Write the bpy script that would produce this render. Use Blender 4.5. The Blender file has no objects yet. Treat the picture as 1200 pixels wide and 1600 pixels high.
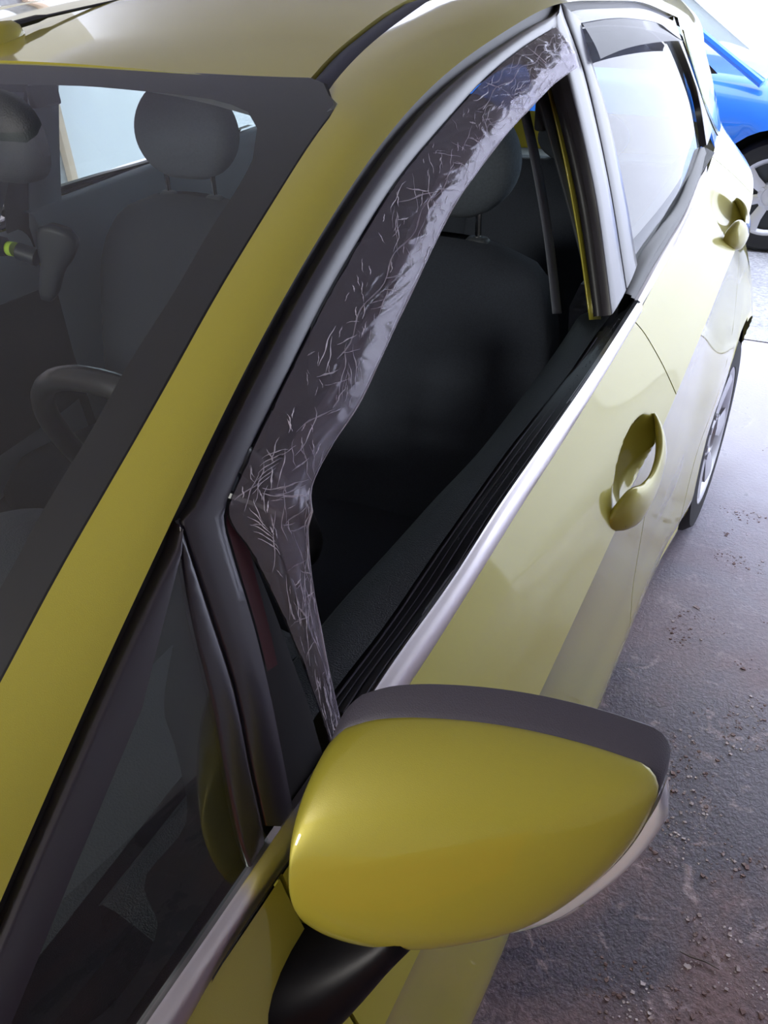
import bpy, bmesh, math, random
from mathutils import Vector, Matrix, noise

random.seed(7)
SC = bpy.context.scene
COL = SC.collection

# ------------------------------------------------------------------ camera
# world axes: +Y runs from the nose of the car to its tail, +X out of its left side, Z up, metres
cam_d = bpy.data.cameras.new('camera')
cam = bpy.data.objects.new('camera', cam_d)
COL.objects.link(cam)
cam_d.sensor_fit = 'VERTICAL'
cam_d.sensor_height = 36.0
cam_d.lens = 36.0 * 1256.0 / 1600.0
cam_d.clip_start = 0.02
yaw, pitch, roll = (math.radians(a) for a in (31.39, 34.43, -3.22))
fw = Vector((-math.sin(yaw) * math.cos(pitch), math.cos(yaw) * math.cos(pitch), -math.sin(pitch)))
rt = Vector((math.cos(yaw), math.sin(yaw), 0))
up = rt.cross(fw)
r2 = math.cos(roll) * rt + math.sin(roll) * up
u2 = -math.sin(roll) * rt + math.cos(roll) * up
cam.matrix_world = Matrix(((r2.x, u2.x, -fw.x, 1.047), (r2.y, u2.y, -fw.y, 0.231), (r2.z, u2.z, -fw.z, 1.493), (0, 0, 0, 1)))
SC.camera = cam

# ------------------------------------------------------------------ sky, lights, exposure
world = bpy.data.worlds.new('sky')
SC.world = world
world.use_nodes = True
nt = world.node_tree
nt.nodes.clear()
wo = nt.nodes.new('ShaderNodeOutputWorld')
bg = nt.nodes.new('ShaderNodeBackground')
bg.inputs[0].default_value = (0.80, 0.86, 1.0, 1)     # bright overcast
bg.inputs[1].default_value = 6.3
nt.links.new(bg.outputs[0], wo.inputs[0])
LAMP_WATTS = 95.0
SC.view_settings.view_transform = 'Standard'
SC.view_settings.look = 'None'
SC.view_settings.gamma = 1.0
SC.view_settings.use_curve_mapping = False
SC.view_settings.exposure = 0.0

# ------------------------------------------------------------------ helpers
def srgb(h):
    c = [int(h[i:i + 2], 16) / 255 for i in (0, 2, 4)]
    return tuple(x / 12.92 if x <= .04045 else ((x + .055) / 1.055) ** 2.4 for x in c) + (1,)

def mat(name, col, rough=.5, metal=0., coat=0., spec=.5, noise_amt=0., noise_scale=20., bump=0., bump_scale=200., coat_rough=.03, trans=0., alpha=1., emit=None, emit_s=0.):
    m = bpy.data.materials.new(name)
    m.use_nodes = True
    n = m.node_tree
    p = n.nodes['Principled BSDF']
    c = srgb(col) if isinstance(col, str) else tuple(col) + (1,)
    p.inputs['Base Color'].default_value = c
    p.inputs['Roughness'].default_value = rough
    p.inputs['Metallic'].default_value = metal
    p.inputs['Coat Weight'].default_value = coat
    p.inputs['Coat Roughness'].default_value = coat_rough
    p.inputs['Specular IOR Level'].default_value = spec
    p.inputs['Transmission Weight'].default_value = trans
    p.inputs['Alpha'].default_value = alpha
    if emit is not None:
        p.inputs['Emission Color'].default_value = tuple(emit) + (1,)
        p.inputs['Emission Strength'].default_value = emit_s
    tc = n.nodes.new('ShaderNodeTexCoord')
    if noise_amt:
        t = n.nodes.new('ShaderNodeTexNoise')
        t.inputs['Scale'].default_value = noise_scale
        t.inputs['Detail'].default_value = 5
        r = n.nodes.new('ShaderNodeMapRange')
        r.inputs['To Min'].default_value = 1 - noise_amt
        r.inputs['To Max'].default_value = 1 + noise_amt
        mx = n.nodes.new('ShaderNodeMix')
        mx.data_type = 'RGBA'
        mx.blend_type = 'MULTIPLY'
        mx.inputs['Factor'].default_value = 1
        mx.inputs['A'].default_value = c
        n.links.new(tc.outputs['Object'], t.inputs['Vector'])
        n.links.new(t.outputs['Fac'], r.inputs['Value'])
        n.links.new(r.outputs['Result'], mx.inputs['B'])
        n.links.new(mx.outputs['Result'], p.inputs['Base Color'])
    if bump:
        t = n.nodes.new('ShaderNodeTexNoise')
        t.inputs['Scale'].default_value = bump_scale
        t.inputs['Detail'].default_value = 3
        b = n.nodes.new('ShaderNodeBump')
        b.inputs['Strength'].default_value = bump
        b.inputs['Distance'].default_value = .002
        n.links.new(tc.outputs['Object'], t.inputs['Vector'])
        n.links.new(t.outputs['Fac'], b.inputs['Height'])
        n.links.new(b.outputs['Normal'], p.inputs['Normal'])
    return m

def ior_both_sides(n, fr, ior):
    """a thin sheet reflects alike from either face"""
    g = n.nodes.new('ShaderNodeNewGeometry')
    r = n.nodes.new('ShaderNodeMapRange')
    r.inputs['To Min'].default_value = ior
    r.inputs['To Max'].default_value = 1 / ior
    n.links.new(g.outputs['Backfacing'], r.inputs['Value'])
    n.links.new(r.outputs['Result'], fr.inputs['IOR'])

def glass(name, tint, rough=0.0, refl=1.0, haze=0.0):
    """thin automotive glass: tinted see-through with fresnel reflection"""
    m = bpy.data.materials.new(name)
    m.use_nodes = True
    n = m.node_tree
    n.nodes.clear()
    o = n.nodes.new('ShaderNodeOutputMaterial')
    tr = n.nodes.new('ShaderNodeBsdfTransparent')
    tr.inputs[0].default_value = tuple(tint) + (1,)
    gl = n.nodes.new('ShaderNodeBsdfGlossy')
    gl.inputs['Roughness'].default_value = rough
    gl.inputs[0].default_value = (refl, refl, refl, 1)
    fr = n.nodes.new('ShaderNodeFresnel')
    ior_both_sides(n, fr, 1.6)
    mx = n.nodes.new('ShaderNodeMixShader')
    n.links.new(fr.outputs[0], mx.inputs[0])
    if haze:        # diffuse veil painted in for the pale reflected haze
        df = n.nodes.new('ShaderNodeBsdfDiffuse')
        df.inputs[0].default_value = (.62, .66, .70, 1)
        md = n.nodes.new('ShaderNodeMixShader')
        md.inputs[0].default_value = haze
        n.links.new(tr.outputs[0], md.inputs[1])
        n.links.new(df.outputs[0], md.inputs[2])
        n.links.new(md.outputs[0], mx.inputs[1])
    else:
        n.links.new(tr.outputs[0], mx.inputs[1])
    n.links.new(gl.outputs[0], mx.inputs[2])
    n.links.new(mx.outputs[0], o.inputs[0])
    return m

def link(name, verts, faces, m, parent=None, smooth=True):
    me = bpy.data.meshes.new(name)
    me.from_pydata([tuple(v) for v in verts], [], faces)
    me.materials.append(m)
    bm = bmesh.new()
    bm.from_mesh(me)
    bmesh.ops.remove_doubles(bm, verts=bm.verts, dist=1e-6)
    bmesh.ops.recalc_face_normals(bm, faces=bm.faces)
    bm.to_mesh(me)
    bm.free()
    if smooth:
        for p in me.polygons:
            p.use_smooth = True
    o = bpy.data.objects.new(name, me)
    COL.objects.link(o)
    if parent is not None:
        o.parent = parent
    return o

def thing(name, label, cat, loc=(0, 0, 0), group=None):
    o = bpy.data.objects.new(name, None)
    o.empty_display_size = .1
    o.location = loc
    COL.objects.link(o)
    tag(o, label, cat, group)
    return o

def tag(o, label, cat, group=None):
    o['label'] = label
    o['category'] = cat
    if group:
        o['group'] = group
    return o

def sharp(o, ang=35):
    """smooth shading that keeps edges sharper than ang"""
    me = o.data
    bm = bmesh.new()
    bm.from_mesh(me)
    for e in bm.edges:
        if len(e.link_faces) == 2 and e.calc_face_angle(0) > math.radians(ang):
            e.smooth = False
    bm.to_mesh(me)
    bm.free()
    return o

def thick(o, t, off=-1):
    md = o.modifiers.new('thickness', 'SOLIDIFY')
    md.thickness = t
    md.offset = off
    return o

def resample(pts, n):
    """n points evenly spaced along a Catmull-Rom curve through pts"""
    P = [Vector(p) for p in pts]
    fine = []
    for i in range(len(P) - 1):
        p0, p1, p2, p3 = P[max(i - 1, 0)], P[i], P[i + 1], P[min(i + 2, len(P) - 1)]
        for k in range(12):
            w = k / 12
            fine.append(.5 * ((2 * p1) + (-p0 + p2) * w + (2 * p0 - 5 * p1 + 4 * p2 - p3) * w * w + (-p0 + 3 * p1 - 3 * p2 + p3) * w ** 3))
    fine.append(P[-1])
    d = [0]
    for a, b in zip(fine, fine[1:]):
        d.append(d[-1] + (b - a).length)
    out, j = [], 0
    for k in range(n):
        t = d[-1] * k / (n - 1)
        while j < len(d) - 2 and d[j + 1] < t:
            j += 1
        w = (t - d[j]) / max(d[j + 1] - d[j], 1e-9)
        out.append(fine[j].lerp(fine[j + 1], min(max(w, 0), 1)))
    return out

def smooth_pts(P, it=2, closed=False):
    P = [Vector(p) for p in P]
    for _ in range(it):
        Q = list(P)
        for i in range(1, len(P) - 1):
            Q[i] = P[i] * .5 + (P[i - 1] + P[i + 1]) * .25
        P = Q
    return P

def terp(tab, x):
    """smooth (monotone cubic) table lookup with linear ends"""
    n = len(tab)
    if x <= tab[0][0]:
        (a, b), (c, d) = tab[0], tab[1]
        return b + (d - b) / (c - a) * (x - a)
    if x >= tab[-1][0]:
        (a, b), (c, d) = tab[-2], tab[-1]
        return d + (d - b) / (c - a) * (x - c)
    i = 0
    while tab[i + 1][0] < x:
        i += 1
    def sl(k):
        return (tab[k + 1][1] - tab[k][1]) / (tab[k + 1][0] - tab[k][0])
    def m(k):
        if k == 0:
            return sl(0)
        if k == n - 1:
            return sl(n - 2)
        a, b = sl(k - 1), sl(k)
        return 0 if a * b <= 0 else 2 * a * b / (a + b)
    h = tab[i + 1][0] - tab[i][0]
    t = (x - tab[i][0]) / h
    return ((2 * t ** 3 - 3 * t * t + 1) * tab[i][1] + (t ** 3 - 2 * t * t + t) * h * m(i)
            + (-2 * t ** 3 + 3 * t * t) * tab[i + 1][1] + (t ** 3 - t * t) * h * m(i + 1))

def grid_faces(rows, cols, closed=False, base=0):
    F = []
    for i in range(rows - 1):
        for j in range(cols if closed else cols - 1):
            a = base + i * cols + j
            b = base + i * cols + (j + 1) % cols
            F.append((a, b, b + cols, a + cols))
    return F

def grid(name, rows, m, parent=None, closed=False):
    n = len(rows[0])
    return link(name, [p for r in rows for p in r], grid_faces(len(rows), n, closed), m, parent)

def flip(P, s):
    return [Vector((p[0] * s, p[1], p[2])) for p in P]

class MB:
    """collects simple solids into one mesh"""
    def __init__(self):
        self.v, self.f = [], []
    def add(self, v, f):
        b = len(self.v)
        self.v += [Vector(p) for p in v]
        self.f += [tuple(i + b for i in q) for q in f]
        return self
    def box(self, c, s, rot=None, taper=1.0):
        R = rot or Matrix.Identity(3)
        vs = []
        for z in (-1, 1):
            k = taper if z > 0 else 1
            for x, y in ((-1, -1), (1, -1), (1, 1), (-1, 1)):
                vs.append(Vector(c) + R @ Vector((x * s[0] / 2 * k, y * s[1] / 2 * k, z * s[2] / 2)))
        return self.add(vs, [(3, 2, 1, 0), (4, 5, 6, 7), (0, 1, 5, 4), (1, 2, 6, 5), (2, 3, 7, 6), (3, 0, 4, 7)])
    def tube(self, path, r, n=12, flat=1.0, updir=(0, 0, 1)):
        P = [Vector(p) for p in path]
        rs = r if isinstance(r, (list, tuple)) else [r] * len(P)
        vs = []
        for i, p in enumerate(P):
            t = (P[min(i + 1, len(P) - 1)] - P[max(i - 1, 0)]).normalized()
            a = t.cross(Vector(updir))
            if a.length < 1e-4:
                a = t.cross(Vector((1, 0, 0)))
            a.normalize()
            b = a.cross(t)
            for k in range(n):
                w = 2 * math.pi * k / n
                vs.append(p + a * math.cos(w) * rs[i] + b * math.sin(w) * rs[i] * flat)
        F = grid_faces(len(P), n, True)
        F.append(tuple(range(n - 1, -1, -1)))
        F.append(tuple(range((len(P) - 1) * n, len(P) * n)))
        return self.add(vs, F)
    def lathe(self, prof, c, axis='X', n=40):
        """prof: list of (radius, offset along axis)"""
        vs = []
        for r, h in prof:
            for k in range(n):
                w = 2 * math.pi * k / n
                q = (h, r * math.cos(w), r * math.sin(w)) if axis == 'X' else ((r * math.cos(w), h, r * math.sin(w)) if axis == 'Y' else (r * math.cos(w), r * math.sin(w), h))
                vs.append(Vector(c) + Vector(q))
        return self.add(vs, grid_faces(len(prof), n, True))
    def build(self, name, m, parent=None, bevel=0, smooth=True, ang=35):
        o = link(name, self.v, self.f, m, parent, smooth)
        if bevel:
            md = o.modifiers.new('bevel', 'BEVEL')
            md.width = bevel
            md.segments = 3
            md.limit_method = 'ANGLE'
        elif smooth:
            sharp(o, ang)
        return o

def loft(secs, closed_ends=True):
    """secs: list of rings (equal counts)"""
    n = len(secs[0])
    V = [p for s in secs for p in s]
    F = grid_faces(len(secs), n, True)
    if closed_ends:
        F.append(tuple(range(n - 1, -1, -1)))
        F.append(tuple(range((len(secs) - 1) * n, len(secs) * n)))
    return V, F

def sellipse(c, a, b, ax, bx, n=32, e=2.6):
    """superellipse ring around c spanned by vectors ax, bx"""
    out = []
    for k in range(n):
        w = 2 * math.pi * k / n
        cw, sw = math.cos(w), math.sin(w)
        out.append(Vector(c) + Vector(ax) * a * math.copysign(abs(cw) ** (2 / e), cw) + Vector(bx) * b * math.copysign(abs(sw) ** (2 / e), sw))
    return out

# ------------------------------------------------------------------ the car's analytic skins
def xb(Y): return .785-.04*((Y-1.35)/.85)**2
def Gx(Y,Z):
    "half width of the greenhouse side at station Y, height Z"
    return xb(Y)-.33*(Z-.95)-.12*max(Z-.95,0.)**2
def Wy(X,Z):
    "station of the windscreen surface"
    d=Z-1.229
    return .53+2.083*d+3*max(d,0.)**2+.26*X*X
def Rz(X,Y):
    "height of the roof skin"
    k=.1 if Y<1.75 else .042
    return 1.488-k*((Y-1.75)/.85)**2-.11*X*X

# feature lines of the car body, metres, left flank (mirrored for the right)
CURVES = {
    'rail_outer': [(0.6979, 0.3371, 1.0389), (0.6897, 0.4042, 1.0825), (0.6776, 0.5033, 1.1419), (0.6706, 0.5631, 1.1744), (0.6575, 0.6623, 1.2289), (0.6423, 0.7923, 1.2885), (0.6247, 0.9621, 1.3519), (0.6134, 1.127, 1.3909), (0.6048, 1.3281, 1.4168), (0.5964, 1.5178, 1.4323), (0.5931, 1.7701, 1.4212), (0.5852, 2.0018, 1.408), (0.5821, 2.1244, 1.3929), (0.5761, 2.2954, 1.3691), (0.5625, 2.5145, 1.3412), (0.5488, 2.7368, 1.2989), (0.5361, 2.933, 1.2509)],
    'screen_edge': [(0.6396, 0.4159, 1.1232), (0.6341, 0.4529, 1.1418), (0.6262, 0.495, 1.1633), (0.6245, 0.5308, 1.1807), (0.6182, 0.5829, 1.2067), (0.6125, 0.6374, 1.2337), (0.6011, 0.707, 1.2668), (0.5933, 0.7633, 1.2914), (0.5806, 0.8489, 1.3264), (0.5652, 0.9416, 1.3614), (0.5633, 0.9817, 1.3754)],
    'screen_top': [(0.0366, 1.0086, 1.4118), (0.1546, 1.0069, 1.4089), (0.2592, 1.0071, 1.4042), (0.3518, 1.0109, 1.3988), (0.4356, 1.0172, 1.3928), (0.4963, 1.026, 1.3883)],
    'frit_side': [(0.5916, 0.4663, 1.1548), (0.5822, 0.5135, 1.1788), (0.5777, 0.5754, 1.2091), (0.5671, 0.6277, 1.2357), (0.5596, 0.7089, 1.273), (0.5436, 0.7796, 1.3039), (0.5375, 0.8312, 1.3244), (0.5227, 0.8865, 1.3462), (0.5116, 0.9105, 1.3558)],
    'frit_top': [(0.103, 0.9473, 1.3905), (0.1645, 0.9526, 1.3908), (0.2516, 0.9597, 1.39), (0.3468, 0.9602, 1.3853), (0.4084, 0.9611, 1.3816), (0.4554, 0.9544, 1.3758), (0.4847, 0.9381, 1.3678), (0.5116, 0.9105, 1.3558)],
    'ditch_in': [(0.4954, 1.0275, 1.3888), (0.4852, 1.0693, 1.398), (0.472, 1.1247, 1.4094), (0.4649, 1.1728, 1.4181), (0.4534, 1.2421, 1.4297), (0.4437, 1.3011, 1.4385), (0.436, 1.3688, 1.447)],
    'ditch_out': [(0.5284, 1.0131, 1.3821), (0.5218, 1.038, 1.3879), (0.5118, 1.0799, 1.397), (0.4973, 1.1546, 1.4117), (0.4855, 1.2335, 1.4252), (0.4767, 1.2971, 1.4346), (0.4625, 1.3816, 1.4457)],
    'door_seam': [(0.752, 0.5071, 0.9307), (0.7375, 0.5203, 0.9782), (0.7181, 0.5397, 1.0396), (0.6965, 0.5517, 1.1027), (0.6812, 0.5597, 1.1458), (0.6737, 0.5637, 1.1666)],
    'opening_front': [(0.7619, 0.5303, 0.9073), (0.7473, 0.5451, 0.9556), (0.7311, 0.5607, 1.0077), (0.7129, 0.5761, 1.0633), (0.6954, 0.5863, 1.1138), (0.6809, 0.5952, 1.1546)],
    'opening_top': [(0.6809, 0.5952, 1.1546), (0.6738, 0.6468, 1.1841), (0.6657, 0.717, 1.2181), (0.6577, 0.7822, 1.249), (0.651, 0.844, 1.2747), (0.6427, 0.926, 1.3052), (0.6375, 0.989, 1.3243), (0.6304, 1.0917, 1.3493), (0.622, 1.212, 1.3751), (0.6153, 1.3371, 1.393), (0.6093, 1.4692, 1.4048)],
    'opening_rear': [(0.6093, 1.4692, 1.4048), (0.616, 1.4692, 1.3895), (0.6325, 1.4682, 1.3513), (0.6618, 1.4607, 1.2812), (0.6987, 1.4453, 1.1891), (0.7336, 1.4138, 1.0971), (0.7538, 1.3933, 1.0412)],
    'b_seam': [(0.5968, 1.5249, 1.4311), (0.6019, 1.5236, 1.4195), (0.629, 1.5389, 1.3566), (0.6618, 1.5333, 1.2784), (0.6911, 1.5211, 1.2058), (0.7117, 1.5088, 1.153), (0.7325, 1.4939, 1.0977), (0.7495, 1.4824, 1.0509)],
    'deflector_low': [(0.7652, 0.5851, 0.912), (0.7553, 0.5932, 0.944), (0.746, 0.6023, 0.9742), (0.7308, 0.6137, 1.0213), (0.7119, 0.6333, 1.0793), (0.6998, 0.6504, 1.1162), (0.6958, 0.6593, 1.1286), (0.6923, 0.678, 1.1417), (0.6895, 0.7135, 1.1561), (0.6866, 0.7671, 1.1732), (0.6764, 0.8579, 1.2132), (0.6664, 0.9437, 1.2491), (0.6588, 1.0098, 1.2747), (0.6538, 1.0752, 1.2923), (0.6473, 1.1671, 1.3135), (0.6413, 1.2732, 1.3316), (0.6356, 1.3715, 1.3457), (0.6322, 1.4689, 1.352)],
    'chrome_in': [(0.7494, 0.3646, 0.895), (0.7535, 0.4476, 0.9089), (0.7559, 0.5098, 0.9197), (0.7608, 0.631, 0.9367), (0.7609, 0.6841, 0.9487), (0.7655, 0.8113, 0.9604), (0.7654, 0.9265, 0.9789), (0.7669, 1.0827, 0.9922), (0.7664, 1.259, 1.004), (0.7596, 1.5228, 1.0202)],
    'chrome_out': [(0.761, 0.3795, 0.8647), (0.7615, 0.4402, 0.8823), (0.7729, 0.6908, 0.9138), (0.7752, 0.7912, 0.9275), (0.7759, 0.9738, 0.9537), (0.7762, 1.109, 0.9669), (0.7723, 1.3356, 0.988), (0.766, 1.5156, 1.0021)],
    'rear_strip_in': [(0.7515, 1.4778, 1.0455), (0.7426, 1.6254, 1.0612), (0.7343, 1.788, 1.0664), (0.721, 1.9998, 1.0679), (0.6762, 2.3795, 1.0943)],
    'rear_strip_out': [(0.7634, 1.5335, 1.0085), (0.751, 1.7653, 1.0222), (0.7336, 1.9768, 1.037), (0.7055, 2.2794, 1.0428)],
    'rear_open_front': [(0.6084, 1.5886, 1.4016), (0.6282, 1.5898, 1.3557), (0.6643, 1.5968, 1.2686), (0.7091, 1.5834, 1.1554), (0.7348, 1.5667, 1.0875), (0.7425, 1.5638, 1.0663)],
    'rear_open_top': [(0.6084, 1.5886, 1.4016), (0.6051, 1.7354, 1.3973), (0.6016, 1.8962, 1.3865), (0.5947, 2.1432, 1.3599), (0.5968, 2.2901, 1.3219)],
    'rear_open_rear': [(0.5961, 2.3206, 1.3157), (0.6135, 2.4019, 1.2512), (0.6351, 2.4591, 1.1789), (0.6718, 2.4349, 1.0886)],
    'rear_open_low': [(0.7425, 1.5638, 1.0663), (0.7228, 1.862, 1.0877), (0.7071, 2.0749, 1.0907), (0.6718, 2.4349, 1.0886)],
    'rear_deflector': [(0.6282, 1.5898, 1.3557), (0.6235, 1.7287, 1.3555), (0.6173, 1.9115, 1.3477), (0.6059, 2.1567, 1.3308)],
    'rear_seam': [(0.5745, 2.3349, 1.363), (0.5891, 2.3663, 1.3205), (0.6097, 2.4322, 1.2517), (0.6266, 2.5097, 1.1844), (0.6425, 2.6492, 1.0914)],
    'quarter_glass': [(0.581, 2.433, 1.3214), (0.5727, 2.5842, 1.2945), (0.5646, 2.7281, 1.2635), (0.5533, 2.8841, 1.2291), (0.5675, 2.9778, 1.1499), (0.5993, 3.0122, 1.0458), (0.6315, 2.7922, 1.0616), (0.6285, 2.5539, 1.1644), (0.607, 2.4861, 1.2419)],
    'front_glass_clear': [(0.696, 0.5148, 1.0951), (0.6949, 0.4954, 1.093), (0.6943, 0.4726, 1.0887), (0.6971, 0.4404, 1.072), (0.7018, 0.4147, 1.0515), (0.705, 0.3747, 1.0306), (0.7073, 0.344, 1.0143), (0.7087, 0.3245, 1.0038), (0.7113, 0.3079, 0.9905), (0.7298, 0.3113, 0.9361), (0.7407, 0.3562, 0.9184), (0.7408, 0.4015, 0.9331), (0.7291, 0.4126, 0.9717), (0.7305, 0.4573, 0.981), (0.7159, 0.477, 1.0291), (0.705, 0.4852, 1.0624)],
    'painted_a': [(0.5722, 1.5009, 1.3741), (0.5931, 1.4984, 1.3251), (0.6309, 1.4844, 1.2332), (0.6709, 1.4582, 1.1305), (0.7118, 1.4218, 1.0178)],
    'painted_b': [(0.5731, 1.5415, 1.3703), (0.5945, 1.5396, 1.32), (0.6339, 1.5373, 1.2233), (0.675, 1.5088, 1.1175), (0.7163, 1.4643, 1.0033)],
    'belt_a': [(0.563, 1.474, 1.3023), (0.5943, 1.4567, 1.2256), (0.6313, 1.4264, 1.1303), (0.6666, 1.3854, 1.0333)],
    'belt_b': [(0.5644, 1.5072, 1.2976), (0.5964, 1.4902, 1.2192), (0.634, 1.4574, 1.1222), (0.67, 1.416, 1.0231)],
    'seal_inner': [(0.73, 0.6254, 0.9349), (0.73, 0.7377, 0.9396), (0.73, 0.8449, 0.9539), (0.73, 0.9356, 0.9636), (0.73, 1.0706, 0.9758), (0.73, 1.2627, 0.9807), (0.73, 1.3911, 0.9946)],
    'trim_inner': [(0.67, 0.6943, 0.9377), (0.67, 0.7494, 0.9453), (0.67, 0.8434, 0.9389), (0.67, 0.9295, 0.9421), (0.67, 1.018, 0.9367), (0.67, 1.0875, 0.9324), (0.67, 1.2216, 0.9463), (0.67, 1.3513, 0.9576), (0.67, 1.4526, 0.9722), (0.67, 1.498, 0.9833)],
}

# ------------------------------------------------------------------ materials
M = {}
def paint_mat(name, col, metal=.28, rough=.46, coat=1.0):
    m = mat(name, col, rough, metal, coat, noise_amt=.03, noise_scale=3, coat_rough=.04)
    n = m.node_tree
    p = n.nodes['Principled BSDF']
    # metallic flake sparkle: a very fine normal jitter in the colour coat
    tc = n.nodes.new('ShaderNodeTexCoord')
    v = n.nodes.new('ShaderNodeTexVoronoi')
    v.inputs['Scale'].default_value = 1500
    b = n.nodes.new('ShaderNodeBump')
    b.inputs['Strength'].default_value = .12
    b.inputs['Distance'].default_value = .0005
    n.links.new(tc.outputs['Object'], v.inputs['Vector'])
    n.links.new(v.outputs['Distance'], b.inputs['Height'])
    n.links.new(b.outputs['Normal'], p.inputs['Normal'])
    return m
M['lime'] = paint_mat('lime_metallic_paint', (.46, .415, .045))
M['blue'] = paint_mat('bright_blue_paint', (.01, .17, .75), .2)
M['white'] = paint_mat('white_paint', (.8, .8, .82), 0)
M['frame'] = mat('satin_black_window_frame', (.022, .019, .030), .30, coat=.8, coat_rough=.25)
M['gloss'] = mat('gloss_black_plastic', (.010, .010, .012), .22, coat=.3)
M['rubber'] = mat('black_rubber', (.012, .012, .015), .38, noise_amt=.2, noise_scale=60)
M['ditch'] = mat('roof_moulding_rubber', (.035, .04, .07), .6)
M['frit'] = mat('black_ceramic_band', (.004, .004, .005), .6)
M['chrome'] = mat('satin_chrome', (.80, .76, .77), .30, 1.0)
M['chrome_hard'] = mat('polished_chrome', (.8, .8, .8), .08, 1.0)
M['bezel'] = mat('grained_black_plastic', (.075, .070, .090), .42, bump=.25, bump_scale=900)
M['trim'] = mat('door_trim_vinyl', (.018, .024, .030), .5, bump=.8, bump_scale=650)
M['fabric'] = mat('charcoal_seat_fabric', (.038, .045, .060), .95, noise_amt=.35, noise_scale=350, bump=.6, bump_scale=900)
M['fabric2'] = mat('grey_seat_fabric', (.085, .10, .12), .95, noise_amt=.3, noise_scale=250, bump=.5, bump_scale=700)
M['dark'] = mat('dark_interior_plastic', (.045, .052, .060), .6, bump=.4, bump_scale=500)
M['liner'] = mat('grey_headliner', (.30, .32, .34), .9)
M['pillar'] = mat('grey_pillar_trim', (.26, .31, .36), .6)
M['belt'] = mat('grey_webbing', (.10, .11, .13), .8, bump=.4, bump_scale=1200)
M['glass'] = glass('windscreen_glass', (.88, .93, .92), haze=.015)
M['sideglass'] = glass('side_window_glass', (.62, .72, .70), haze=.02)
M['tint'] = glass('smoked_acrylic', (.10, .095, .11), .05, .55)
M['lens'] = mat('clear_lamp_lens', (.70, .68, .74), .12, trans=.35, coat=1)
M['mirror'] = mat('silvered_mirror', (.85, .87, .88), .02, 1)
M['tyre'] = mat('tyre_rubber', (.015, .015, .017), .8, noise_amt=.2, noise_scale=30)
M['alloy'] = mat('silver_wheel_cover', (.55, .55, .58), .35, .6)
M['arch'] = mat('wheel_arch_liner', (.01, .01, .011), .9)
M['redtape'] = mat('dark_red_tape', (.050, .003, .008), .5)
M['red'] = mat('red_plastic', (.25, .01, .01), .35, coat=.5)

# ------------------------------------------------------------------ side surface of the car
ZB = [(-.8, .76), (-.3, .80), (.1, .835), (.38, .866), (.69, .914), (.97, .953), (1.34, .988), (1.52, 1.002), (1.77, 1.022), (2.28, 1.043), (2.8, 1.05), (3.2, 1.04)]
ZC = [(-.8, .60), (.1, .665), (.3, .683), (.55, .708), (.87, .757), (1.15, .80), (1.42, .848), (1.67, .895), (2.0, .940), (2.3, .962), (3.1, .985)]
XC = [(-.8, .55), (-.6, .70), (-.3, .80), (0, .84), (.4, .85), (1.42, .846), (1.67, .841), (2.0, .828), (2.3, .812), (2.6, .775), (2.9, .70), (3.1, .62)]
XM = [(-.8, .60), (-.6, .74), (-.3, .83), (0, .845), (.5, .828), (1.3, .822), (1.9, .826), (2.2, .842), (2.6, .84), (2.9, .79), (3.1, .70)]
XS = [(-.8, .60), (-.6, .74), (-.3, .83), (0, .84), (.5, .850), (.75, .852), (1.1, .842), (1.5, .830), (1.9, .822), (2.2, .836), (2.6, .835), (2.9, .79), (3.1, .70)]

def side_keys(Y):
    zb, zc, xc, xm, xs = terp(ZB, Y), terp(ZC, Y), terp(XC, Y), terp(XM, Y), terp(XS, Y)
    g = Gx(Y, zb)
    if Y < .1:
        g = min(g, xc - .06)
    return [(.10, xs - .09), (.20, xs - .022), (.30, xs), (.44, (xs + xm) / 2 - .004), (.58, xm), (zc - .034, xc - .014), (zc, xc), (zc + .45 * (zb - zc), g + .60 * (xc - g)), (zb, g)]

def side_x(Y, Z):
    K = side_keys(Y)
    zc = K[6][0]
    return terp(K[:6] + [K[6]], Z) if Z < zc else terp(K[6:], Z)

def side_rows(n=(4, 4, 5, 5, 6, 3, 9, 9)):
    """row parameter list (key interval, fraction)"""
    out = []
    for i, k in enumerate(n):
        out += [(i, j / k) for j in range(k)]
    out.append((len(n) - 1, 1.0))
    return out

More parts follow.
